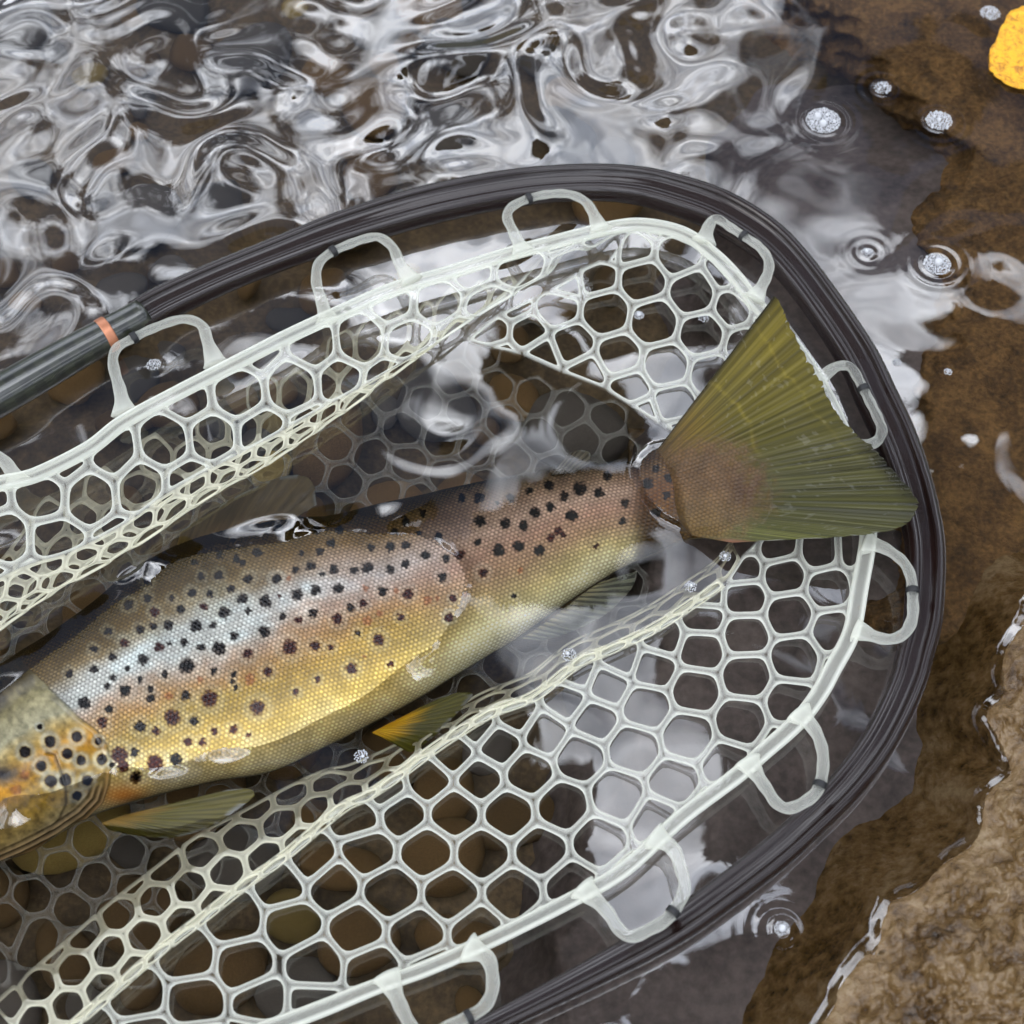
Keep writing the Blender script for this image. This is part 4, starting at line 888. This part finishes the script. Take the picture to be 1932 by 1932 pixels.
# (d) the bag under water, round and below the fish
def at_flat(q):
    z = -8-26*smooth(640, 1250, q[:, 1])+6*np.sin(q[:, 0]/130)
    return at(q[:, 0], q[:, 1], z*MM)
C4 = hexes(-100, 1420, 640, 1750, 74, 0.25, 0.06, 12); P4 = voronoi(C4, 66); keep = []
lowl = np.array(FOLD1); 
for c, p in zip(C4, P4):
    if p is None: continue
    # between upper fold / lower edge of the end panel and the lower fold
    yl = np.interp(c[0], [-140, 0, 400, 900, 960, 1250, 1420], [1230, 1180, 930, 640, 690, 830, 900])
    yu = np.interp(c[0], [-140, 40, 300, 533, 754, 1010, 1231, 1400], [2170, 1990, 1780, 1610, 1450, 1300, 1180, 1040])
    if yl < c[1] < yu: keep.append(p)
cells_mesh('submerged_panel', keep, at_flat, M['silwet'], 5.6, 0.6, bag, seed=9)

# fixing loops between band and hoop
LOOPS = [
 [(233,770,11), (226,735,11), (217,704,11), (213,677,11), (222,655,11), (248,640,11), (283,622,11), (333,604,11), (362,604,11), (383,617,11), (392,645,11), (404,678,11)],
 [(616,600,11), (606,565,11), (597,533,11), (600,500,11), (622,478,11), (661,460,11), (690,450,11), (716,448,11), (741,467,11), (754,497,11), (772,524,11)],
 [(984,470,11), (970,440,11), (957,410,11), (966,390,11), (997,375,11), (1031,367,11), (1071,366,11), (1101,378,11), (1117,398,11), (1130,428,11)],
 [(1330,450,11), (1338,425,11), (1352,413,11), (1380,430,11), (1407,448,11), (1434,467,11), (1450,492,11), (1447,520,11), (1428,555,11)],
 [(1545,718,10), (1565,700,10), (1585,690,10), (1606,694,10), (1622,720,10), (1640,755,10), (1657,790,10), (1664,815,10), (1648,836,10), (1612,842,10)],
 [(1640,1026,10), (1668,1034,10), (1702,1058,10), (1718,1087,10), (1722,1127,10), (1721,1167,10), (1705,1196,10), (1671,1206,10), (1626,1192,10)],
 [(1512,1350,10), (1533,1372,10), (1549,1405,10), (1553,1445,10), (1544,1488,10), (1520,1512,10), (1488,1525,10), (1465,1515,10), (1448,1491,10), (1418,1448,10)],
 [(1240,1582,10), (1268,1600,10), (1283,1635,10), (1291,1680,10), (1262,1730,10), (1227,1753,10), (1191,1767,10), (1167,1752,10), (1144,1718,10), (1108,1684,10)],
 [(890,1792,10), (918,1806,10), (929,1840,10), (927,1875,10), (909,1903,10), (861,1930,10), (815,1950,10), (785,1945,10), (767,1921,10), (738,1858,10)],
 [(30,905,11), (10,872,11), (-25,845,11), (-50,815,11), (-70,790,11), (-110,800,11), (-140,850,11), (-140,930,11)]]
for q in LOOPS:
    q = np.array(q, float); q[0] += 0.28*(q[0]-q[1]); q[-1] += 0.28*(q[-1]-q[-2]); c = interp_curve(q, 70); w = np.linspace(0, 1, 70); foot = np.exp(-w/0.07)+np.exp(-(1-w)/0.07)
    rad = 0.00215+0.0034*foot**1.3
    wav = 1+0.05*np.sin(np.arange(70)*.9)
    zz = (np.where(c[:, 1] > 600, 8.2, 10.2)+4.6*np.sin(math.pi*w))*MM
    lp = sweep('loop', at(c[:, 0], c[:, 1], zz), rad*wav, M['sil'], net, nseg=14, profile=np.stack([np.cos(np.linspace(0, 2*math.pi, 14, endpoint=False)), .62*np.sin(np.linspace(0, 2*math.pi, 14, endpoint=False))], -1),
               attrs={'rim': np.r_[(0.06+0.45*np.clip(foot, 0, 1)[:, None]*np.ones(14)[None]+0.45*np.abs(np.cos(np.linspace(0, 2*math.pi, 14, endpoint=False)))[None]**4*np.ones(70)[:, None]).clip(0, 1).ravel(), 1, 1]})
    # black lashing where the loop meets the hoop
    m_ = 30; cp = at(c[m_-1:m_+2, 0], c[m_-1:m_+2, 1], zz[m_-1:m_+2])
    sweep('lashing', interp_curve(cp, 6), 0.0025, M['cord'], net, nseg=10)

# ================================================================== foam, leaf
def foam(px_, py_, rpx, label, big=(), seed=0):
    c = at(px_, py_, 0.0); mm_ = 0.000207*rpx; e = empty('foam_patch', tuple(c)); tag(e, label, 'foam', 'foam patches on the water')
    r = np.random.default_rng(seed); VV, FF = [], []; off = 0; pts = []
    n = int(120*min(1.6, (rpx/30)**2)+14)
    for b_ in big: pts.append((b_[0]*mm_, b_[1]*mm_, b_[2]*mm_))
    nb = len(pts); tries = 0
    while len(pts) < n and tries < 6000:
        tries += 1; a = r.uniform(0, 6.283); d = mm_*math.sqrt(r.random())*0.97; s = r.choice([.05, .065, .08, .11, .14], p=[.3, .3, .2, .14, .06])*mm_*max(0.7, min(1, 26/rpx))*1.15; s = max(s, 0.00028)
        x, y = d*math.cos(a), d*math.sin(a)*0.95
        if all((x-q[0])**2+(y-q[1])**2 > (0.9*(s+q[2]))**2 for q in pts): pts.append((x, y, s))
    V, F = ICO2
    for i, (x, y, s) in enumerate(pts):
        cap = 0.25*s+0.0006*(1-(x*x+y*y)/(mm_*mm_))
        Vs = V*s+np.array([x, y, cap])
        if i < nb: mesh_arr('bubble', ICO3[0]*s+np.array([x, y, cap]), ICO3[1], M['foam'], e)
        else: VV.append(Vs); FF.append(F+off); off += len(V)
    o = mesh_arr('froth', np.vstack(VV), np.vstack(FF), M['foam'], e); o['kind'] = 'stuff'
    return e
foam(1553, 228, 39, 'largest round foam patch on the water with two big bubbles', [(-.30, .25, .24), (-.05, -.30, .24), (.25, .38, .12), (.62, -.1, .12), (-.6, -.15, .1), (.2, -.02, .12)], 1)
foam(1665, 166, 20, 'small round foam patch on brown water above the largest foam patch', [(.2, 0.1, .18)], 2)
foam(1771, 228, 30, 'oval foam patch with a bright ripple ring below the yellow leaf', [(0, 0, .18), (-.3, .3, .14)], 3)
foam(1768, 499, 29, 'round foam patch with one dark bubble at its middle', [(.08, .1, .33)], 4)
foam(1637, 477, 13, 'tiny foam patch on grey water beside the foam with one dark bubble', [(-.2, .2, .35)], 5)
foam(1692, 684, 9, 'tiny bubble speck on the water just outside the hoop', [], 6)
foam(1789, 702, 8, 'tiny bubble speck floating over the orange brown algae rock', [], 7)
foam(290, 688, 15, 'small foam patch inside a clear loop beside the copper ring', [(0.1, 0, .2)], 8)
foam(1327, 601, 11, 'tiny foam patch showing through a mesh hole near the tail tip', [], 9)
foam(1205, 595, 11, 'small bubble cluster seen through a mesh hole behind the tail', [(0, 0, .5)], 10)
foam(1868, 25, 24, 'foam patch touching the upper edge of the yellow leaf', [(0, .2, .12)], 11)
foam(1368, 1050, 11, 'bubble cluster under the base of the tail fin', [(0, 0, .4)], 12)
foam(1303, 1107, 12, 'bubble cluster on the water beside the anal fin', [(.1, .1, .3)], 13)
foam(1074, 1236, 14, 'bubble cluster on the fold of mesh below the trout', [(-.2, .1, .3)], 14)
foam(682, 1428, 13, 'bubble cluster on dark water by the pelvic fin', [(0.2, 0, .25)], 15)
foam(1475, 1752, 13, 'lone bubble with ripple rings between the hoop and wet rock', [(0, 0, .55)], 16)
# leaf
LF = np.array([(1893,40), (1908,22), (1932,12), (1975,8), (2020,30), (2060,70), (2075,115), (2040,150), (1990,172), (1950,176), (1912,164), (1885,150), (1870,128), (1866,100), (1876,80), (1884,60)], float)
lo = interp_curve(np.vstack([LF, LF[:1]]), 90)[:-1]; lo = lo+6.0*(np.stack([fbm(np.arange(89)/3., np.zeros(89), 3), fbm(np.arange(89)/3., np.ones(89)*9, 3)], -1)-.5)*2
cen = lo.mean(0); VV = []; n_r = 14
for k in range(n_r+1):
    f = k/n_r; q = cen+(lo-cen)*f; VV.append(at(q[:, 0], q[:, 1], (0.9+0.9*(fbm(q[:, 0]/24, q[:, 1]/24, 4)-.5)*2+1.0*f*f)*MM))
Vt = np.array(VV); Vd = Vt-np.array([0, 0, 0.0005]); Fg = grid_faces(n_r+1, 89, True); nn_ = (n_r+1)*89; jj_ = np.arange(89); rim = n_r*89+jj_; rn = n_r*89+(jj_+1) % 89
leaf = mesh_arr('yellow_leaf', np.vstack([Vt.reshape(-1, 3), Vd.reshape(-1, 3)]), [Fg, Fg[:, ::-1]+nn_, np.stack([rim, rn, rn+nn_, rim+nn_], -1)], M['leaf'])
tag(leaf, 'bright yellow autumn leaf afloat on the water with ragged edge', 'leaf')

# ================================================================== surroundings mirrored in the water
ang = np.linspace(0, 2*math.pi, 241); rr_ = [14, 17, 20, 26, 36, 60]; HV = []
for i, R_ in enumerate(rr_):
    h = [-0.3, 1.2, 3.2, 6.0, 9.0, 9.0][i]*(0.65+0.7*fbm(np.cos(ang)*3+9, np.sin(ang)*3+i*.7+9, 5))
    HV.append(np.stack([R_*np.cos(ang), R_*np.sin(ang), h], -1))
hill = mesh_arr('wooded_bank', np.array(HV).reshape(-1, 3), grid_faces(len(rr_), 241), M['foliage']); tag(hill, kind='structure')
# unseen alder added over the stream: boughs placed to block mirrored sky
def mirror(px_, py_, h):
    p = at(px_, py_, 0.0); d = p-CAM; d = d/np.linalg.norm(d); d[2] = -d[2]; return p+d*(h-p[2])/d[2]
BOUGH = [(300,1420,150), (560,1270,150), (760,1230,110), (60,1560,170), (330,1760,170), (700,1720,160), (1000,1800,140), (980,1560,110), (1850,720,130), (1830,1000,160), (1750,180,120), (1880,1300,160), (1780,1650,190), (1480,1880,150), (1340,1960,120), (700,1950,200), (100,1950,200), (1880,430,90), (1450,1150,60), (1650,1180,90), (850,1430,110), (1500,1000,50), (1000,700,90), (1140,790,55), (1220,570,110), (1350,640,60), (960,1040,85), (1090,1010,105), (1180,980,60), (1420,1350,95), (1310,1230,60), (1540,1500,85), (1380,1560,60)]
alder = empty('unseen_alder', (0, 0, 0)); tag(alder, 'unseen dark leafy alder added over the stream to block mirrored sky', 'tree')
LV, LFc = [], []; off = 0; rl = np.random.default_rng(77); HT = 5.0
scl = np.linalg.norm(mirror(966, 1500, HT)-mirror(1066, 1500, HT))/100
for (bx_, by_, br_) in BOUGH:
    c = mirror(bx_, by_, HT); R_ = br_*scl; br_ = br_*1.2; R_ = br_*scl; nl = int(640*(br_/120)**2)
    u = rl.standard_normal((nl, 3)); u /= np.linalg.norm(u, axis=1)[:, None]; p = c+u*(rl.random(nl)**0.45)[:, None]*R_*np.array([1, 1, .6])
    s = rl.uniform(.05, .11, nl)*1.25
    a = rl.standard_normal((nl, 3)); a /= np.linalg.norm(a, axis=1)[:, None]; b2 = np.cross(a, rl.standard_normal((nl, 3))); b2 /= np.linalg.norm(b2, axis=1)[:, None]
    q = np.stack([p-a*s[:, None], p+b2*s[:, None]*.6, p+a*s[:, None], p-b2*s[:, None]*.6], 1); LV.append(q.reshape(-1, 3)); LFc.append(np.arange(nl*4).reshape(-1, 4)+off); off += nl*4
cr = mesh_arr('crown', np.vstack(LV), np.vstack(LFc), M['foliage'], alder, smooth_=False)
root = np.array([3.2, -1.2, -0.2]); hub = np.array([1.6, -0.4, 3.6])
tk = interp_curve(np.array([root, [3.0, -1.1, 1.2], [2.4, -.8, 2.6], hub]), 30)
sweep('trunk', tk, np.linspace(.2, .11, 30), M['bark'], alder, nseg=14, up=(0, 1, 0))
for (bx_, by_, br_) in BOUGH:
    if by_ < 1350 or br_ < 130: continue
    c = mirror(bx_, by_, HT); sweep('limb', interp_curve(np.array([hub, (hub+c)/2+np.array([0, 0, .35]), c]), 14), np.linspace(.012, .004, 14), M['bark'], alder, nseg=6, up=(0, 1, 0.1))
